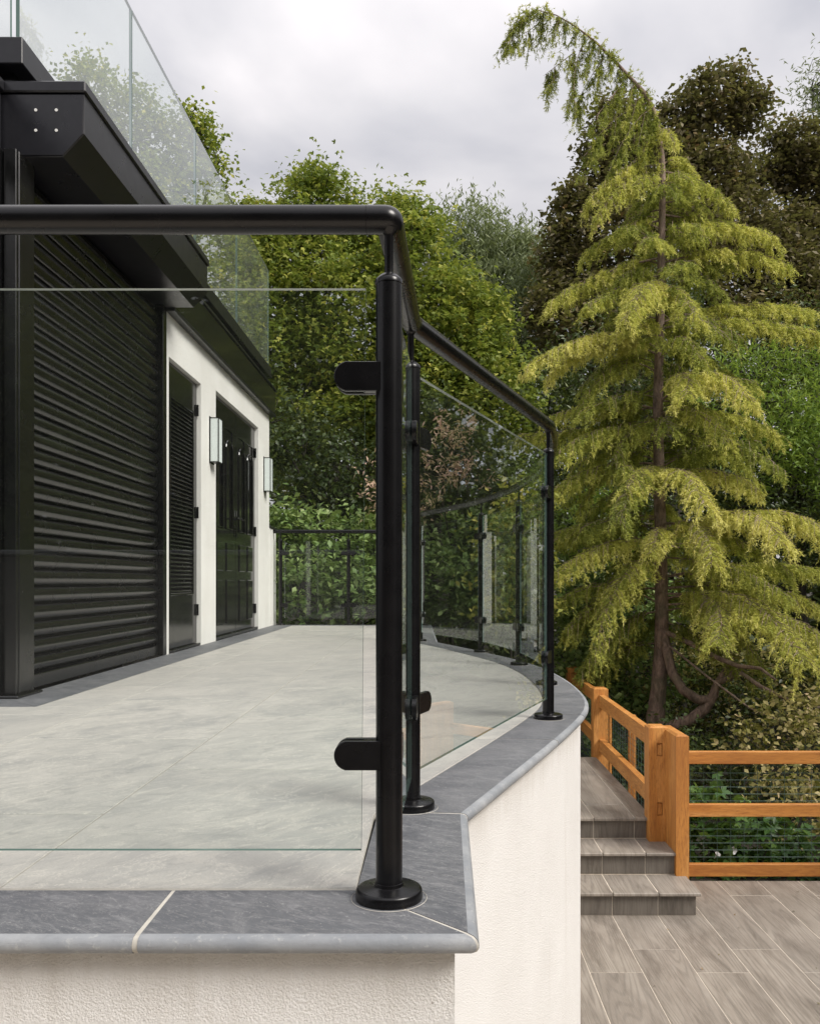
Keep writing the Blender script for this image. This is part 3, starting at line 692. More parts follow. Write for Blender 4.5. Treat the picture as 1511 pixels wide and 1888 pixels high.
gw = thing('reflection_wall', 'unseen grey wall added behind the viewpoint to reflect faintly in the front glass pane', 'wall', (-3, -5.2, DZ))  # out of view, added to give the front pane a reflected band
hang(MB().box(-14, 7.5, -5.35, -5.1, -1.9, .74, .01).build('wall', plain_mat('grey_blockwork', (.16, .155, .145), .9)), gw); hang(MB().box(-14, 7.55, -5.38, -5.06, .743, .79, .01).build('wall_cap', M_slate_edge), gw)

# ------------------------------------------------------------------ timber fences
def recessed_post(x0, x1, y0, y1, z0, z1, holes, mat):
    """post whose near face has rectangular mortises; holes = (xa, xb, za, zb)"""
    b = MB(); d = .018; b.box(x0, x1, y0+d, y1, z0, z1)
    X = sorted({x0, x1, *[h[0] for h in holes], *[h[1] for h in holes]}); Z = sorted({z0, z1, *[h[2] for h in holes], *[h[3] for h in holes]})
    for i in range(len(X)-1):
        for k in range(len(Z)-1):
            mx, mz = (X[i]+X[i+1])/2, (Z[k]+Z[k+1])/2
            if any(h[0] < mx < h[1] and h[2] < mz < h[3] for h in holes): continue
            b.box(X[i], X[i+1], y0, y0+d, Z[k], Z[k+1])
    cx_, cy_ = (x0+x1)/2, (y0+y1)/2
    b.add([(x0, y0, z1), (x1, y0, z1), (x1, y1, z1), (x0, y1, z1), (x0+.02, y0+.02, z1+.012), (x1-.02, y0+.02, z1+.012), (x1-.02, y1-.02, z1+.012), (x0+.02, y1-.02, z1+.012)],
          [(0, 1, 5, 4), (1, 2, 6, 5), (2, 3, 7, 6), (3, 0, 4, 7), (4, 5, 6, 7)])
    return b
ZT = -.56
fl_ = thing('landing_fence', 'orange stained post and rail fence running back along the landing', 'fence', (1.65, 6.4, LZ))
holes = [(1.635, 1.675, -.765, -.668), (1.638, 1.678, -1.195, -1.098)]
hang(recessed_post(1.578, 1.715, 6.30, 6.44, DZ+.311, ZT, holes, None).build('fence_post', M_tim_z), fl_)
for h in holes: hang(MB().box(h[0]+.004, h[1]-.003, 6.309, 6.33, h[2]+.003, h[3]-.012, .002).build('tenon_end', M_tim_z), fl_)
hang(recessed_post(1.60, 1.742, 8.56, 8.70, -1.9, ZT, [], None).build('fence_post', M_tim_z), fl_)
hang(recessed_post(1.665, 1.805, 10.62, 10.76, -1.9, ZT+.0, [], None).build('fence_post', M_tim_z), fl_)
for y0, y1, xa in ((6.441, 8.559, 1.632), (8.701, 10.619, 1.665)):
    for z0, z1 in ((-.735, -.615), (-1.17, -1.05)):
        q = (xa+.02 if y0 < 7 else xa+.035)
        b = MB(); s_ = .055
        b.add([(xa, y0, z0), (xa+s_, y0, z0), (q+s_, y1, z0), (q, y1, z0), (xa, y0, z1), (xa+s_, y0, z1), (q+s_, y1, z1), (q, y1, z1)],
              [(3, 2, 1, 0), (4, 5, 6, 7), (0, 1, 5, 4), (1, 2, 6, 5), (2, 3, 7, 6), (3, 0, 4, 7)])
        hang(b.build('fence_rail', M_tim_y), fl_)
for y_, xp, nk_ in ((7.62, 1.735, 3), (8.35, 1.715, 1), (9.7, 1.79, 2)): 
    for kk in range(nk_): hang(MB().box(xp+kk*.0205, xp+.018+kk*.0205, y_, y_+.05, -1.75, -.69+.02, .002).build('fence_batten', M_tim_z), fl_)
def wires(ax, a0, a1, off, z0, z1, dz, dx, root):
    b = MB(); r = .0018
    def seg(p, q): b.tube([p, q], r, 4, cap=False)
    z = z0
    while z <= z1:
        seg((a0, off, z), (a1, off, z)) if ax == 'x' else seg((off, a0, z), (off, a1, z)); z += dz
    a = a0+.03
    while a < a1:
        seg((a, off+.003, z0), (a, off+.003, z1)) if ax == 'x' else seg((off+.003, a, z0), (off+.003, a, z1)); a += dx
    return tag(hang(b.build('wire_mesh', M_wire), root), kind='stuff')
wires('y', 6.44, 10.6, 1.728, -1.70, -.70, .05, .10, fl_)
ff_ = thing('deck_fence', 'orange stained three-rail timber fence along the back of the lower deck', 'fence', (2.6, 6.12, DZ))
hang(recessed_post(1.695, 1.785, 6.02, 6.44, DZ+.005, ZT-.012, [], None).build('fence_post', M_tim_z), ff_)
hang(recessed_post(3.6, 3.69, 6.02, 6.44, DZ+.005, ZT-.012, [], None).build('fence_post', M_tim_z), ff_)
for z0, z1 in ((-.842, -.750), (-1.231, -1.139), (-1.672, -1.580)):
    hang(MB().box(1.786, 3.599, 6.395, 6.44, z0, z1, .004).build('fence_rail', M_tim_x), ff_)
wires('x', 1.79, 3.6, 6.446, -1.75, -.78, .052, .10, ff_)

# ------------------------------------------------------------------ foliage machinery
def unit(a): return a/np.maximum(np.linalg.norm(a, axis=1, keepdims=True), 1e-9)
def rdir(n): return unit(rng.normal(size=(n, 3)))
def quick_mesh(name, V, F, mats, tint=None, nper=3):
    me = bpy.data.meshes.new(name); nv, nf = len(V), len(F)
    me.vertices.add(nv); me.vertices.foreach_set('co', np.ascontiguousarray(V, dtype=np.float32).ravel())
    me.loops.add(nf*nper); me.loops.foreach_set('vertex_index', np.ascontiguousarray(F, dtype=np.int32).ravel())
    me.polygons.add(nf); me.polygons.foreach_set('loop_start', np.arange(0, nf*nper, nper, dtype=np.int32)); me.polygons.foreach_set('loop_total', np.full(nf, nper, dtype=np.int32))
    me.update(calc_edges=True)
    if tint is not None:
        a = me.attributes.new('tint', 'FLOAT', 'POINT'); a.data.foreach_set('value', tint.astype(np.float32))
    me.materials.append(mats); return me
def leaves(name, C, Lf, Wf, mat, root, tint, up=.6, droop=0., shape='rhomb', jit=.35):
    """C: leaf centres. Each leaf is a folded blade of two (or four) triangles."""
    n = len(C); Ls = Lf*(1+jit*(rng.random(n)-.5)*2)[:, None]; Ws = Wf*Ls/Lf
    a = rdir(n); a[:, 2] = a[:, 2]*.6-droop; a = unit(a)
    nn = rdir(n)*(1-up); nn[:, 2] += up; s = unit(np.cross(a, nn)); nn = np.cross(s, a)
    if shape == 'rhomb':
        V = np.stack([C-a*Ls*.5, C+s*Ws*.5-a*Ls*.08+nn*Ls*.07, C+a*Ls*.5, C-s*Ws*.5-a*Ls*.08+nn*Ls*.07], 1).reshape(-1, 3)
        b = np.arange(n)[:, None]*4; F = np.concatenate([b+[0, 1, 2], b+[0, 2, 3]], 1).reshape(-1, 3); T = np.repeat(tint, 4)
    else:   # lobed: three small blades from one stalk
        P = []
        for k, (fa, ln) in enumerate(((0, 1.), (.95, .72), (-.95, .72))):
            d = unit(a*math.cos(fa)+s*math.sin(fa)); q = unit(np.cross(d, nn)); b0 = C-a*Ls*.35
            P += [b0, b0+d*Ls*.5*ln+q*Ws*.26+nn*Ls*.05, b0+d*Ls*ln-nn*Ls*.04, b0+d*Ls*.5*ln-q*Ws*.26+nn*Ls*.05]
        V = np.stack(P, 1).reshape(-1, 3); b = np.arange(n)[:, None]*12
        F = np.concatenate([b+[4*k, 4*k+1, 4*k+2] for k in range(3)]+[b+[4*k, 4*k+2, 4*k+3] for k in range(3)], 1).reshape(-1, 3); T = np.repeat(tint, 12)
    o = link(name, quick_mesh(name, V, F, mat, T)); tag(o, kind='stuff')
    if root: sub(o, root)
    return o
def clumps(blobs, sub_r, per_m2, leaves_per, seed=0, sprig=.12, flat=.75, fill=.55):
    """leaf centres: blob -> clumps on its lumpy surface -> leaves; a few stray sprigs break the outline"""
    out = []; subs = []; tt = []
    for bi, (c, r) in enumerate(blobs):
        c = np.array(c); r = np.array(r); area = 4*PI*(r[0]*r[1]*r[2])**(2/3); n = max(6, int(area*per_m2))
        d = rdir(n); d[:, 1] = np.where(rng.random(n) < .6, -abs(d[:, 1]), d[:, 1])   # crown shell, a little denser on the open side
        k = fill+(1-fill)*rng.random(n)**.6
        lump = np.array([mnoise.noise(Vector((x*2.1+bi*3.7, y*2.1, z*2.1))) for x, y, z in d]); k = k*(1+.32*lump)
        sc = c+d*r*k[:, None]; subs.append(sc)
        ct = rng.random(n)
        rs = sub_r*(.6+.8*rng.random(n))
        m_ = rng.poisson(leaves_per, n); idx = np.repeat(np.arange(n), m_); q = rdir(len(idx))*(rng.random(len(idx))**.45)[:, None]; q[:, 2] *= flat
        P = sc[idx]+q*rs[idx][:, None]
        st = rng.random(len(idx)) < sprig; od = unit(d[idx]+np.array([0, 0, .35])); ex = rng.random(len(idx))*sub_r*1.7
        P = np.where(st[:, None], sc[idx]+od*ex[:, None]+rdir(len(idx))*sub_r*.15, P)
        out.append(P); tt.append(np.clip(ct[idx]*.45+rng.random(len(idx))*.55, 0, 1))
    return np.concatenate(out), np.concatenate(tt), np.concatenate(subs)
def skeleton(root, base, top, r0, blobs, subs, mat, n_tw=120, lean=.2, name='trunk'):
    b = MB(); B, T = Vector(base), Vector(top); k = 7
    path = [B.lerp(T, i/k)+Vector((math.sin(i*1.7)*lean*.3, math.cos(i*1.3)*lean*.2, 0))*(i/k) for i in range(k+1)]
    b.tube(path, [r0*(1-.8*i/k) for i in range(k+1)], 9)
    for c, r in blobs:
        c = Vector(c); s_ = path[min(k-1, max(2, int(k*(.35+.6*random.random()))))]
        mid = s_.lerp(c, .5)+Vector((0, 0, -.1*(c-s_).length)); b.tube([s_, s_.lerp(mid, .6), mid, mid.lerp(c, .6), c], [r0*.34, r0*.28, r0*.2, r0*.14, r0*.08], 6)
        near = [Vector(q) for q in subs if (Vector(q)-c).length < max(r)*1.3]; random.shuffle(near)
        for q in near[:max(4, n_tw//max(1, len(blobs)))]:
            m2 = c.lerp(q, .5)+Vector((random.uniform(-.1, .1), random.uniform(-.1, .1), random.uniform(0, .12)))
            b.tube([c.lerp(m2, random.random()*.4), m2, q], [r0*.08, r0*.05, .006], 4, cap=False)
    o = b.build(name, mat, smooth=60); sub(o, root)
def bl(px, py, d, rx, ry, rd=None):  # crown lobe given by where it stands and its real radii
    p = at(px, py, d); return ((p.x, p.y, p.z), (rx*d/FPX, rd if rd else (rx+ry)/2*d/FPX*.9, ry*d/FPX))
def tree(name, label, cat, blobs, base, top, r0, leaf, LW, mat, bark, sub_r=.4, per=9, lp=26, up=.5, droop=.15, shape='rhomb', group=None, sprig=.12, flat=.75, n_tw=120, fill=.55):
    g = Vector((base[0], base[1], hgt(base[0], base[1])-.1)); t = thing(name, label, cat, g, group)
    C, T, sb = clumps(blobs, sub_r, per, lp, sprig=sprig, flat=flat, fill=fill)
    skeleton(t, g, top, r0, blobs, sb, bark, n_tw=n_tw)
    leaves('foliage', C, LW[0], LW[1], mat, t, T, up, droop, shape); return t

ML_maple = leaf_mat('maple_leaf', [(0, (.065, .105, .024)), (.45, (.19, .255, .05)), (.8, (.42, .44, .085)), (1, (.70, .62, .14))], .38)
ML_yel = leaf_mat('yellowing_leaf', [(0, (.13, .17, .04)), (.5, (.34, .36, .08)), (1, (.68, .56, .15))], .4)
ML_grey = leaf_mat('willow_leaf', [(0, (.12, .155, .07)), (.6, (.24, .29, .14)), (1, (.40, .44, .24))], .3)
ML_cop = leaf_mat('bronze_leaf', [(0, (.075, .068, .035)), (.5, (.165, .14, .075)), (.85, (.26, .215, .105)), (1, (.40, .25, .12))], .22)
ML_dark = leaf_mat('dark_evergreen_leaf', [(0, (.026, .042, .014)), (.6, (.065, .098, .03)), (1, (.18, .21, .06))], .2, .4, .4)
ML_hedge = leaf_mat('bramble_leaf', [(0, (.10, .17, .05)), (.5, (.24, .35, .11)), (1, (.48, .56, .24))], .3, .45)
ML_ash = leaf_mat('ash_leaf', [(0, (.11, .19, .03)), (.5, (.22, .34, .06)), (1, (.42, .52, .11))], .42)
ML_pink = leaf_mat('pink_tinged_leaf', [(0, (.30, .34, .14)), (.35, (.62, .46, .30)), (.75, (.85, .55, .46)), (1, (.85, .78, .5))], .35)
ML_pale = leaf_mat('pale_autumn_leaf', [(0, (.09, .11, .03)), (.4, (.28, .26, .08)), (.8, (.60, .50, .24)), (1, (.70, .50, .36))], .35)
ML_bind = leaf_mat('bindweed_leaf', [(0, (.035, .085, .025)), (.6, (.08, .17, .04)), (1, (.18, .29, .07))], .3, .4, .4)
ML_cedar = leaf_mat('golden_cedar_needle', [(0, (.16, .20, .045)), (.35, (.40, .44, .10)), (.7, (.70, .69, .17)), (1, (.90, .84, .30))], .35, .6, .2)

# ------------------------------------------------------------------ trees beyond the terrace
tree('maple_tree', 'yellow-green maple tree rising above the handrail, left of the corner post', 'tree',
     [bl(560, 520, 14, 130, 150), bl(470, 640, 13.6, 110, 190), bl(640, 620, 13.5, 120, 170), bl(590, 400, 14.2, 75, 85), bl(500, 470, 14.2, 90, 90), bl(600, 800, 13.4, 130, 130), bl(455, 430, 14, 55, 55), bl(592, 345, 14.2, 32, 36), bl(680, 440, 14.4, 80, 70)],
     (-2.0, 14.2), at(570, 420, 14.2), .2, None, (.068, .056), ML_maple, M_bark2, .27, 20, 24, .55, .2, 'lobed', None, .05)
tree('maple_tree', 'yellow-green maple tree filling the gap between corner post and cedar', 'tree',
     [bl(760, 520, 13.4, 90, 120), bl(830, 620, 13.2, 90, 130), bl(730, 430, 13.6, 75, 60), bl(900, 740, 12.8, 90, 110), bl(780, 760, 13, 110, 120), bl(760, 420, 13.8, 60, 50), bl(880, 600, 13.2, 60, 80), bl(680, 700, 13.4, 90, 120)],
     (.2, 13.6), at(770, 500, 13.6), .18, None, (.068, .056), ML_maple, M_bark2, .26, 21, 24, .55, .2, 'lobed', None, .05)
tree('willow_tree', 'feathery grey-green tree standing behind the maple, below the grey sky', 'tree',
     [bl(865, 440, 20, 55, 70), bl(930, 500, 20, 70, 80), bl(850, 520, 20, 80, 90), bl(960, 620, 19, 70, 120), bl(975, 490, 19.5, 35, 60), bl(880, 650, 19, 90, 120)],
     (1.5, 20), at(890, 470, 20), .18, None, (.14, .03), ML_grey, M_bark2, .34, 12, 44, .3, .9, 'rhomb', None, .2)
tree('bronze_tree', 'tall bronze-leaved tree with ragged crown directly behind the cedar', 'tree',
     [bl(1320, 190, 17, 72, 60), bl(1260, 240, 17, 55, 60), bl(1375, 215, 17, 40, 45), bl(1140, 240, 17, 65, 55), bl(1110, 300, 17, 45, 55), bl(1300, 330, 17, 90, 70), bl(1200, 330, 17, 90, 90), bl(1070, 400, 17, 60, 65), bl(1040, 490, 17, 55, 75), bl(1130, 460, 16.6, 90, 110), bl(1030, 600, 16.4, 60, 90), bl(1250, 480, 16.8, 120, 120), bl(1340, 420, 17, 80, 80), bl(1110, 640, 16.2, 110, 120), bl(1400, 470, 17, 60, 60), bl(1440, 530, 17, 80, 70), bl(1370, 590, 16.8, 100, 70), bl(1480, 640, 16.8, 90, 70)],
     (4.6, 17), at(1270, 260, 17), .26, None, (.105, .07), ML_cop, M_bark2, .32, 13, 38, .6, .1, 'rhomb', None, .0, n_tw=200)
tree('bronze_tree', 'dark bronze-leaved tree at the right, below the pale feathery treetop', 'tree',
     [bl(1470, 290, 18, 55, 65), bl(1430, 270, 18, 35, 35), bl(1510, 350, 18, 60, 90), bl(1400, 330, 18, 45, 40), bl(1450, 440, 17.6, 70, 70), bl(1490, 560, 17.4, 80, 100), bl(1560, 300, 18, 80, 90), bl(1580, 480, 18, 80, 110)],
     (8.2, 18), at(1480, 330, 18), .24, None, (.105, .07), ML_cop, M_bark2, .32, 13, 38, .6, .1, 'rhomb', None, .0, n_tw=160)
tree('ash_tree', 'pale feathery treetop poking up at the upper right edge', 'tree',
     [bl(1495, 165, 24, 34, 50), bl(1520, 230, 24, 45, 45), bl(1560, 150, 24, 50, 60)], (10.9, 24), at(1530, 150, 24), .16, None, (.17, .035), ML_grey, M_bark2, .4, 6, 22, .3, .5, 'rhomb', None, .35)
tree('ash_tree', 'bright green feathery ash tree behind the right side of the cedar', 'tree',
     [bl(1440, 740, 12.5, 80, 90), bl(1490, 820, 12.2, 90, 90), bl(1400, 690, 12.6, 55, 50), bl(1550, 740, 12.6, 90, 120), bl(1420, 840, 12.2, 80, 60), bl(1600, 900, 12, 90, 120), bl(1330, 760, 12.5, 70, 90), bl(1080, 960, 11.6, 60, 70), bl(1120, 1010, 11.6, 70, 60)],
     (5.4, 12.6), at(1470, 700, 12.6), .13, None, (.10, .026), ML_ash, M_bark2, .26, 15, 22, .45, .5, 'rhomb', None, .25)
tree('ivy_clad_tree', 'round-topped tree seen hazily through the roof glass at the left', 'tree',
     [bl(170, 190, 17, 62, 72), bl(250, 250, 17, 80, 80), bl(330, 290, 17, 70, 80), bl(370, 270, 16.4, 32, 50), bl(392, 320, 16.2, 26, 40), bl(300, 400, 16.4, 100, 110), bl(200, 360, 17, 110, 130), bl(355, 225, 16.6, 20, 32), bl(80, 330, 17, 90, 130)],
     (-5.6, 17), at(230, 230, 17), .3, None, (.09, .06), ML_maple, M_bark2, .32, 11, 28, .55, .2, 'rhomb', None, .06)
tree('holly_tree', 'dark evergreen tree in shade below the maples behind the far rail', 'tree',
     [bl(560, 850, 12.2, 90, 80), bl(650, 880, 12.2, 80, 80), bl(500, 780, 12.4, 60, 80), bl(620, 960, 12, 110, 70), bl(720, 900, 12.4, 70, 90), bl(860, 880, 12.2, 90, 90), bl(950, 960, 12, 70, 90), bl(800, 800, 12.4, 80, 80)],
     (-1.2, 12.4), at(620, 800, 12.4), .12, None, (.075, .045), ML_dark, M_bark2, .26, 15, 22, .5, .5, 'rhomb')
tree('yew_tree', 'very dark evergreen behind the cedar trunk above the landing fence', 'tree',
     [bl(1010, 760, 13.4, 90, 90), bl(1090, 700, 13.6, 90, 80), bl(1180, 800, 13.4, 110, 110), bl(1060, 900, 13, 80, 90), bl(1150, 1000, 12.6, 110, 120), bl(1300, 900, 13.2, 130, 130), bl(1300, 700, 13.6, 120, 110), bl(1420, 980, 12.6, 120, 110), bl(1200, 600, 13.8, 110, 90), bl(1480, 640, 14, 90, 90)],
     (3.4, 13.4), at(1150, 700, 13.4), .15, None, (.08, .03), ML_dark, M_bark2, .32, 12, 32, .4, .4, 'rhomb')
tree('bramble_bank', 'mid-green bramble thicket banked up behind the far glass rail', 'shrub',
     [bl(520, 975, 11.2, 60, 42), bl(590, 990, 11.2, 90, 45), bl(700, 1010, 11.2, 80, 60), bl(560, 1090, 10.9, 110, 80), bl(700, 1100, 10.9, 110, 80), bl(820, 1080, 10.9, 90, 80), bl(900, 1090, 10.6, 80, 80), bl(985, 1100, 10.4, 70, 80), bl(430, 990, 11.4, 80, 70), bl(980, 1020, 11, 60, 60), bl(870, 990, 11.2, 80, 60)],
     (-.8, 11.2), at(640, 1060, 11.2), .05, None, (.085, .05), ML_hedge, M_bark2, .2, 26, 20, .6, .3, 'rhomb', None, .2)
tree('viburnum_bush', 'leafy green bush growing over the landing fence at the wall corner', 'shrub',
     [bl(1060, 1110, 11.2, 70, 70), bl(1110, 1180, 11.2, 80, 60), bl(1060, 1210, 11, 60, 50), bl(1170, 1130, 11.6, 80, 80), bl(1180, 1250, 10.8, 80, 60), bl(1110, 1270, 10.6, 70, 50), bl(1150, 1340, 10.4, 80, 70), bl(1010, 1200, 11.4, 60, 60)],
     (2.2, 11), at(1110, 1180, 11), .04, None, (.07, .045), ML_hedge, M_bark2, .2, 22, 20, .5, .3, 'rhomb', None, .25)
tree('nandina_shrub', 'pink-tinged feathery shrub seen through the flat side pane', 'shrub',
     [bl(830, 830, 11, 45, 50), bl(870, 870, 11, 35, 28), bl(800, 880, 11, 40, 45), bl(780, 940, 11, 35, 30), bl(700, 890, 11, 25, 60), bl(850, 790, 11, 25, 25)],
     (.3, 11), at(820, 860, 11), .03, None, (.075, .024), ML_pink, M_bark2, .15, 20, 13, .5, .5, 'rhomb', None, .4)
tree('mirrored_gold_shrub', 'yellow-leaved shrub added for the golden tree reflected in the side glass', 'shrub',  # solid shrub in place of a yellow tree mirrored in the pane
     [bl(935, 1000, 9.2, 60, 75), bl(965, 930, 9.2, 42, 48), bl(925, 1080, 9.1, 52, 60), bl(985, 1060, 9.1, 36, 70)],
     (.9, 9.2), at(945, 980, 9.2), .03, None, (.07, .04), ML_yel, M_bark2, .18, 24, 16, .5, .3, 'rhomb', None, .25)
# bushes behind the deck fence
tree('snowberry_bush', 'pale autumn-leaved shrub behind the right half of the deck fence', 'shrub',
     [bl(1430, 1330, 8.4, 90, 50), bl(1450, 1430, 7.8, 90, 50), bl(1480, 1500, 7.4, 60, 60), bl(1500, 1350, 8.2, 80, 60), bl(1380, 1380, 8.4, 60, 40), bl(1560, 1450, 7.8, 80, 90), bl(1490, 1290, 8.8, 70, 40)],
     (3.6, 7.9), at(1460, 1400, 7.9), .02, None, (.055, .036), ML_pale, M_bark2, .14, 40, 10, .5, .3, 'rhomb', None, .3)
tree('bindweed_patch', 'glossy dark green bindweed leaves behind the lower rails of the deck fence', 'climber',
     [bl(1310, 1570, 6.9, 60, 45), bl(1370, 1540, 6.9, 60, 60), bl(1290, 1490, 7.1, 50, 45), bl(1440, 1580, 6.9, 60, 40), bl(1350, 1600, 6.8, 90, 30), bl(1500, 1600, 6.8, 60, 30)],
     (2.4, 7.0), at(1350, 1540, 7.0), .012, None, (.085, .07), ML_bind, M_bark2, .12, 40, 9, .55, .3, 'lobed', None, .15)
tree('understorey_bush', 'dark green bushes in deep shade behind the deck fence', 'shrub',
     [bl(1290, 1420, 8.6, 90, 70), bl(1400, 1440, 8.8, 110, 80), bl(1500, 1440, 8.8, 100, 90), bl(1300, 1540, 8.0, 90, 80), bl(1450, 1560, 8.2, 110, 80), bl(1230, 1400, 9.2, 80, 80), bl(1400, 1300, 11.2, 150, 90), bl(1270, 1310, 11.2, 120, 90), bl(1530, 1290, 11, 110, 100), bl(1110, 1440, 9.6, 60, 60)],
     (3.2, 8.7), at(1380, 1400, 8.8), .03, None, (.06, .035), ML_dark, M_bark2, .2, 22, 16, .5, .3, 'rhomb', None, .2)

tree('autumn_bush', 'pale spotted shrub in the shade under the cedar, beside its elbow-shaped limb', 'shrub',
     [bl(1290, 1210, 11.4, 80, 50), bl(1380, 1240, 11.4, 90, 50), bl(1470, 1270, 11.2, 80, 50), bl(1260, 1290, 11.2, 60, 50), bl(1350, 1320, 11, 80, 40), bl(1160, 1290, 11.2, 60, 50)],
     (3.6, 11.3), at(1340, 1260, 11.3), .03, None, (.07, .045), ML_pale, M_bark2, .17, 26, 13, .5, .3, 'rhomb', None, .3)
# woodland beyond everything, reads as one mass
wb = []
for i in range(22):
    x = -13+i*1.6; wb.append(((x, 23+random.uniform(-1.5, 1.5), 2.2+random.uniform(-.4, .6)), (1.7, 1.2, 4.2+random.uniform(0, 1.0))))
for i in range(16): wb.append(((-8+i*1.5, 18+random.uniform(-.6, .6), .2), (1.3, .9, 2.7)))
C, T, sb = clumps(wb, .5, 2.6, 20, fill=.75); leaves('far_woodland', C, .24, .17, ML_dark, None, T, .5, .2)
# unseen dark foliage added behind and beside the viewpoint for the glass to reflect
wb = []
for i in range(14): wb += [((-12+i*1.8, -9+random.uniform(-.6, .6), 2.2+random.uniform(0, .5)), (1.6, .8, 5.0)), ((-11+i*1.8, -10.6, 2.6+random.uniform(0, .5)), (1.6, .8, 5.0))]
for i in range(9): wb.append(((9.5+random.uniform(-.6, .6), -4+i*2.1, 1.2+random.uniform(-.4, .8)), (1.0, 1.5, 3.6)))
C, T, sb = clumps(wb, .55, 3.6, 20, fill=.55, sprig=.03); leaves('reflection_hedge', C, .34, .26, ML_dark, None, T, .5, .2)

# a few fallen leaves and crumbs of litter on the paving
P_ = []
for i in range(36):
    if 1: P_.append((random.uniform(1.2, 2.9), random.uniform(3.9, 6.35), DZ+.006))
P_ = [p for p in P_ if not (p[2] < -1 and p[0] < 1.82 and p[1] > 5.6)]
leaves('fallen_leaves', np.array(P_), .020, .012, ML_cop, None, rng.random(len(P_)), .93, 0)

# ------------------------------------------------------------------ bindweed flowers
for i, (px, py, r, tl, lab) in enumerate(((1351, 1568, .030, .35, 'larger white bindweed flower facing out behind the lowest fence gap'), (1322, 1575, .022, 1.2, 'smaller white bindweed flower seen edge-on beside the larger one'))):
    p = at(px, py, 6.62); b = MB(); pr = [(.003, -.05), (.006, -.03), (.013, -.012), (r*.8, .0), (r, .004), (r*.97, .005), (r*.75, .001), (.010, -.012)]
    b.lathe(pr, 20); v2 = []
    for k, q in enumerate(b.v):
        a = math.atan2(q[1], q[0]); s_ = 1+.06*math.cos(5*a)*(math.hypot(q[0], q[1])/r); v2.append((q[0]*s_, q[1]*s_, q[2]))
    b.v = v2; o = b.build('bindweed_flower', M_flower, smooth=70); o.location = p; o.rotation_euler = (PI/2-tl+.25, .2, .3)
    tag(o, lab, 'flower', 'white bindweed flowers')

# ------------------------------------------------------------------ the golden weeping cedar
DC = 10.0; cd_base = at(1206, 1420, DC)
ced = thing('cedar_tree', 'golden weeping cedar with drooping branches and bent leader', 'tree', (cd_base.x, DC, hgt(cd_base.x, DC)))
tb = MB()
tp = [(1203, 1440, 21), (1205, 1380, 20), (1208, 1320, 17.5), (1213, 1270, 14.5), (1218, 1200, 13.5), (1219, 1130, 12.5), (1218, 1060, 12), (1217, 980, 11), (1214, 900, 10.5), (1213, 820, 10), (1212, 740, 9.5), (1214, 660, 8.5), (1216, 580, 8), (1218, 500, 7.5), (1219, 420, 6.5), (1221, 350, 6), (1219, 290, 5.5), (1214, 245, 5), (1204, 205, 4.6), (1187, 172, 4.2), (1160, 142, 3.2), (1128, 108, 2.6), (1098, 78, 2.0), (1062, 50, 1.4), (1025, 28, 1.0), (990, 18, .7), (968, 26, .5), (950, 45, .4), (932, 72, .3)]
tb.tube([at(a, b, DC) for a, b, c in tp], [c*DC/FPX for a, b, c in tp], 12)
def limb(pts, mb=tb, seg=7): mb.tube([at(a, b, d) for a, b, d, r in pts], [r*DC/FPX for a, b, d, r in pts], seg)
limb([(1222, 1160, 10, 9), (1228, 1200, 9.9, 9), (1238, 1240, 9.8, 9), (1258, 1272, 9.75, 9), (1285, 1290, 9.7, 9), (1312, 1292, 9.7, 9)])
limb([(1206, 1345, 10, 12), (1240, 1340, 9.85, 12), (1275, 1326, 9.75, 11), (1300, 1305, 9.7, 10.5), (1315, 1280, 9.7, 9), (1322, 1258, 9.7, 7), (1345, 1250, 9.6, 6), (1352, 1238, 9.6, 5)])
limb([(1316, 1275, 9.7, 6), (1326, 1250, 9.7, 5), (1338, 1232, 9.7, 4), (1350, 1215, 9.8, 2)])
limb([(1226, 1165, 9.95, 5), (1270, 1185, 9.7, 5), (1320, 1212, 9.5, 4.5), (1360, 1228, 9.3, 4), (1400, 1232, 9.2, 3), (1430, 1254, 9.1, 2)])
limb([(1365, 1240, 9.3, 3.5), (1400, 1265, 9.1, 3.5), (1440, 1285, 9.0, 3), (1480, 1300, 8.9, 3), (1540, 1310, 8.8, 2)])
limb([(1232, 1190, 9.9, 2.5), (1300, 1245, 9.4, 2), (1380, 1305, 9.1, 1.6), (1450, 1335, 8.9, 1.2)])
# branches: start y on the trunk, via, tip (px), depth change, strength, brightness
BR = []   # (P0, P1, P2, P3, spread, bright)
def trunk_at(y):
    for (a, b, c), (a2, b2, c2) in zip(tp, tp[1:]):
        if b2 <= y <= b: t_ = (b-y)/(b-b2); return a+(a2-a)*t_
    return 1213
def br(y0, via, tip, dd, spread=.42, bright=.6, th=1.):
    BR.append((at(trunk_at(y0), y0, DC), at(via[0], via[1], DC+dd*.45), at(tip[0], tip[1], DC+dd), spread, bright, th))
br(300, (1130, 295), (1082, 372), -.2, .28, .75); br(330, (1150, 300), (1100, 400), -.5, .3, .7); br(310, (1290, 320), (1352, 378), -.1, .26, .6); br(300, (1250, 270), (1282, 318), .1, .16, .7)
br(245, (1225, 222), (1245, 262), -.4, .14, .8); br(240, (1190, 245), (1175, 300), -.1, .14, .6)
br(400, (1130, 420), (1075, 468), .1, .32, .5); br(390, (1300, 400), (1400, 425), .2, .32, .5); br(420, (1350, 395), (1430, 440), -.2, .3, .75)
br(470, (1100, 490), (1012, 556), -.2, .34, .7); br(480, (1340, 440), (1452, 486), -.1, .36, .75); br(500, (1150, 520), (1080, 560), -.6, .3, .55)
br(540, (1200, 480), (1150, 590), -1.3, .34, .8); br(540, (1240, 500), (1290, 590), -1.1, .3, .7)
br(640, (1120, 570), (972, 672), -.7, .40, .95); br(650, (1100, 590), (1010, 690), -.3, .3, .85)
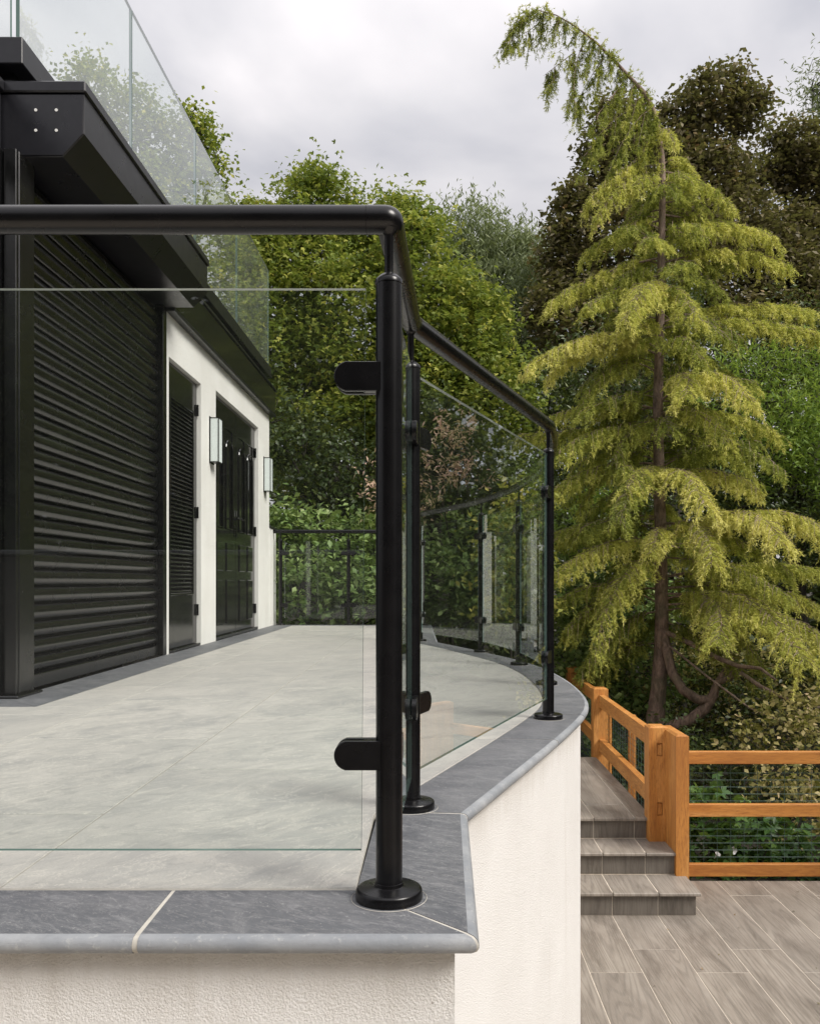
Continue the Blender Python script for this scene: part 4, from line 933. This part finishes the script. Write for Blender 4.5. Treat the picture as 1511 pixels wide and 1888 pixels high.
br(590, (1360, 540), (1500, 572), .2, .40, .7); br(600, (1400, 570), (1530, 620), -.3, .36, .65)
br(740, (1310, 630), (1385, 740), -1.0, .44, .9); br(720, (1290, 650), (1260, 730), -1.2, .34, .8)
br(750, (1120, 720), (1000, 772), -.1, .34, .6); br(800, (1120, 760), (1030, 830), -.5, .4, .5); br(770, (1100, 790), (960, 800), .4, .34, .6)
br(760, (1330, 740), (1440, 800), .3, .38, .6); br(850, (1100, 840), (1020, 900), -.2, .36, .5)
br(900, (1250, 815), (1300, 930), -1.5, .36, .95); br(880, (1320, 840), (1395, 900), -.8, .40, .85); br(880, (1200, 830), (1150, 900), -1.0, .3, .8)
br(1000, (1380, 880), (1440, 1000), -1.4, .46, 1.0); br(990, (1450, 890), (1530, 990), -.9, .44, .95); br(960, (1320, 950), (1310, 1040), -1.3, .32, .8)
br(1000, (1120, 970), (1020, 1060), -.7, .40, .8); br(990, (1215, 945), (1200, 1020), -1.2, .22, .85); br(950, (1090, 955), (990, 990), .3, .3, .5)
br(1060, (1380, 1020), (1520, 1050), .2, .4, .6); br(1080, (1400, 1060), (1500, 1110), -.4, .4, .65)
br(1100, (1400, 1050), (1480, 1220), -1.8, .46, .75); br(1090, (1360, 1080), (1320, 1180), -1.5, .4, .65); br(1110, (1440, 1090), (1540, 1200), -1.4, .46, .7)
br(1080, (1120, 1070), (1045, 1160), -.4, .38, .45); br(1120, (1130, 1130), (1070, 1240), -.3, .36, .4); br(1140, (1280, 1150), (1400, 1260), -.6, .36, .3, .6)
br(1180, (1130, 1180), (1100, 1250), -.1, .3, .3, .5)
# more branches all round, shorter towards the top
for i in range(66):
    y0 = 300+ (1130-300)*(i+.5)/66; L_ = .55+1.35*((y0-300)/830)**.8; a = i*2.399+.6
    p = at(trunk_at(y0), y0, DC); dx, dy = math.cos(a)*L_*.8, math.sin(a)*L_*.9
    if dy < -.3*L_ and abs(dx) < .5*L_ and (i % 2 or y0 > 900): continue        # keep the trunk in view between sprays
    L_ *= random.uniform(.65, 1.12); dx, dy = math.cos(a)*L_*.8, math.sin(a)*L_*.9
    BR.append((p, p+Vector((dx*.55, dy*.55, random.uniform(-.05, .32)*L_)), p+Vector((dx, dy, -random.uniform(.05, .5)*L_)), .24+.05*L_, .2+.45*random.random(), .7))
for i in range(44):      # thin inner sprays that fill the gaps without hiding what is behind
    y0 = 330+(1230-330)*(i+.5)/44; L_ = (.6+1.25*((y0-300)/930)**.8)*random.uniform(.6, 1.05); a = i*2.399+2.1; p = at(trunk_at(y0), y0, DC); dx, dy = math.cos(a)*L_*.85, math.sin(a)*L_*.8
    if y0 > 900 and dy < .2: continue
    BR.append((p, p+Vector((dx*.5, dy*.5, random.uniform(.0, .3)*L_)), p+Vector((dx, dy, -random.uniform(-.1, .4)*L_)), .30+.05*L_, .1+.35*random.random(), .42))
TW = []     # twigs: start, end, tint
for P0, P1, P2, spread, bright, th in BR:
    n = 14; path = []
    for i in range(n+1):
        t_ = i/n; path.append(P0*(1-t_)**2+P1*2*t_*(1-t_)*1.0+P2*t_**2)
    L_ = sum((path[i+1]-path[i]).length for i in range(n)); tb.tube([q-Vector((0, 0, .035)) for q in path], [(.012*(1-t_/n)**.8+.002)*th for t_ in range(n+1)], 5, cap=False)
    nb = int(L_*56*th)+5
    for j in range(nb):
        t_ = .16+.84*(j+random.random())/nb; k = min(n-1, int(t_*n)); p = path[k].lerp(path[k+1], t_*n-k); d = (path[k+1]-path[k]).normalized()
        sd = d.cross(Vector((0, 0, 1))).normalized()*random.choice((-1, 1)); w_ = spread*(1.05-.62*t_)*random.uniform(.45, 1.15)*min(1, .35+t_*1.6)
        e_ = p+(sd*.8+d*random.uniform(.35, .95)).normalized()*w_+Vector((0, 0, -w_*random.uniform(.15, .75)))
        m_ = p.lerp(e_, .55)+Vector((0, 0, w_*.16)); e_ = e_+Vector((0, 0, -.05))
        TW.append((p, m_, e_, bright+random.uniform(-.18, .18), .5+.5*t_))
# short tufts all along the leader
for i in range(15, len(tp)-1):
    for j in range(8):
        q = random.random(); a, b, c = [tp[i][k]+(tp[i+1][k]-tp[i][k])*q for k in range(3)]; p = at(a, b, DC)
        s_ = Vector((random.uniform(-1, 1), random.uniform(-1, 1), random.uniform(-.6, 1))).normalized()*random.uniform(.04, .11); TW.append((p, p+s_*.6, p+s_, .3+random.random()*.3, .5))
# leader: curtains of hanging twigs
for i in range(17, len(tp)-1):
    for j in range(9):
        q = random.random(); a, b, c = [tp[i][k]+(tp[i+1][k]-tp[i][k])*q for k in range(3)]; p = at(a, b, DC); prog = (i-17)/(len(tp)-18)
        ln = (.50*(1-prog)+.22)*random.uniform(.35, 1.1); s_ = Vector((random.uniform(-.45, .25), random.uniform(-.5, .5), random.uniform(-.25, .2)))*.55
        if prog < .55 or random.random() < .75: TW.append((p, p+s_*ln*.8+Vector((0, 0, -.15*ln)), p+s_*ln*1.2+Vector((-.08, 0, -ln)), .12+random.uniform(-.1, .2)+.5*(1-prog)*(random.random()**2), .7))
for s0, s1, s2 in (((1060, 95), (1040, 110), (1001, 140)), ((1110, 110), (1080, 150), (1062, 195)), ((1150, 150), (1110, 200), (1085, 230)), ((1010, 30), (975, 60), (930, 80)), ((1180, 180), (1120, 230), (1075, 290)), ((1190, 190), (1130, 210), (1095, 260)), ((1080, 70), (1050, 120), (1060, 190)), ((1195, 200), (1150, 240), (1120, 320))):
    A, B_, C_ = [at(*s, DC+random.uniform(-.2, .2)) for s in (s0, s1, s2)]; pth = [A.lerp(B_, t_/6).lerp(B_.lerp(C_, t_/6), t_/6) for t_ in range(7)]; tb.tube(pth, [.006*(1-i/8) for i in range(7)], 4, cap=False)
    for j in range(20):
        t_ = random.random(); p = A.lerp(B_, t_).lerp(B_.lerp(C_, t_), t_); ln = random.uniform(.12, .36); TW.append((p, p+Vector((random.uniform(-.06, .05), random.uniform(-.08, .08), -.4*ln)), p+Vector((random.uniform(-.1, .05), random.uniform(-.1, .1), -ln)), .15+random.random()*.3, .6))
sub(tb.build('trunk', M_bark, smooth=60), ced)
# needles: tufts along every twig and its hanging side shoots
TW_A = np.array([list(a)+list(b)+list(c)+[t_, k] for a, b, c, t_, k in TW]); nT = len(TW_A)
A, B_, C_ = TW_A[:, 0:3], TW_A[:, 3:6], TW_A[:, 6:9]
tw_len = np.linalg.norm(B_-A, axis=1)+np.linalg.norm(C_-B_, axis=1)
nsh = np.maximum(4, (tw_len*34).astype(int)); ix = np.repeat(np.arange(nT), nsh); t_ = rng.random(len(ix))[:, None]
SP = A[ix]*(1-t_)**2+B_[ix]*2*t_*(1-t_)+C_[ix]*t_**2; dirt_ = unit(2*(1-t_)*(B_[ix]-A[ix])+2*t_*(C_[ix]-B_[ix]))
sdir = unit(dirt_*.8+rdir(len(ix))*.75+np.array([0, 0, -.8])); slen = (.03+.10*rng.random(len(ix)))[:, None]
nn_ = 13; jx = np.repeat(np.arange(len(ix)), nn_); u = rng.random(len(jx))[:, None]
NP = SP[jx]+sdir[jx]*slen[jx]*u; nd = unit(sdir[jx]*.75+rdir(len(jx))*.85); nl_ = (.026+.020*rng.random(len(jx)))[:, None]; sd_ = unit(np.cross(nd, rdir(len(jx))))*.0042
V = np.stack([NP-sd_, NP+sd_, NP+nd*nl_], 1).reshape(-1, 3); F = np.arange(len(V)).reshape(-1, 3)
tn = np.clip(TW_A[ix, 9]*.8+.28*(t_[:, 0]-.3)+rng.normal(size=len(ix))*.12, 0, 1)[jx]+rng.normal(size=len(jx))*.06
print('needles', len(F), 'twigs', nT)
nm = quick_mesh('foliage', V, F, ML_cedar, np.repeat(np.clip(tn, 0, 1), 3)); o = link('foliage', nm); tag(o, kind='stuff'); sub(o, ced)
b = MB()
for a_, b_, c_, *_r in TW[::2]: b.tube([a_, b_, c_], [.0035, .0025, .001], 3, cap=False)
sub(b.build('twigs', M_bark), ced)['kind'] = 'stuff'
print('tris', sum(len(o.data.polygons) for o in bpy.data.objects if o.type == 'MESH'))
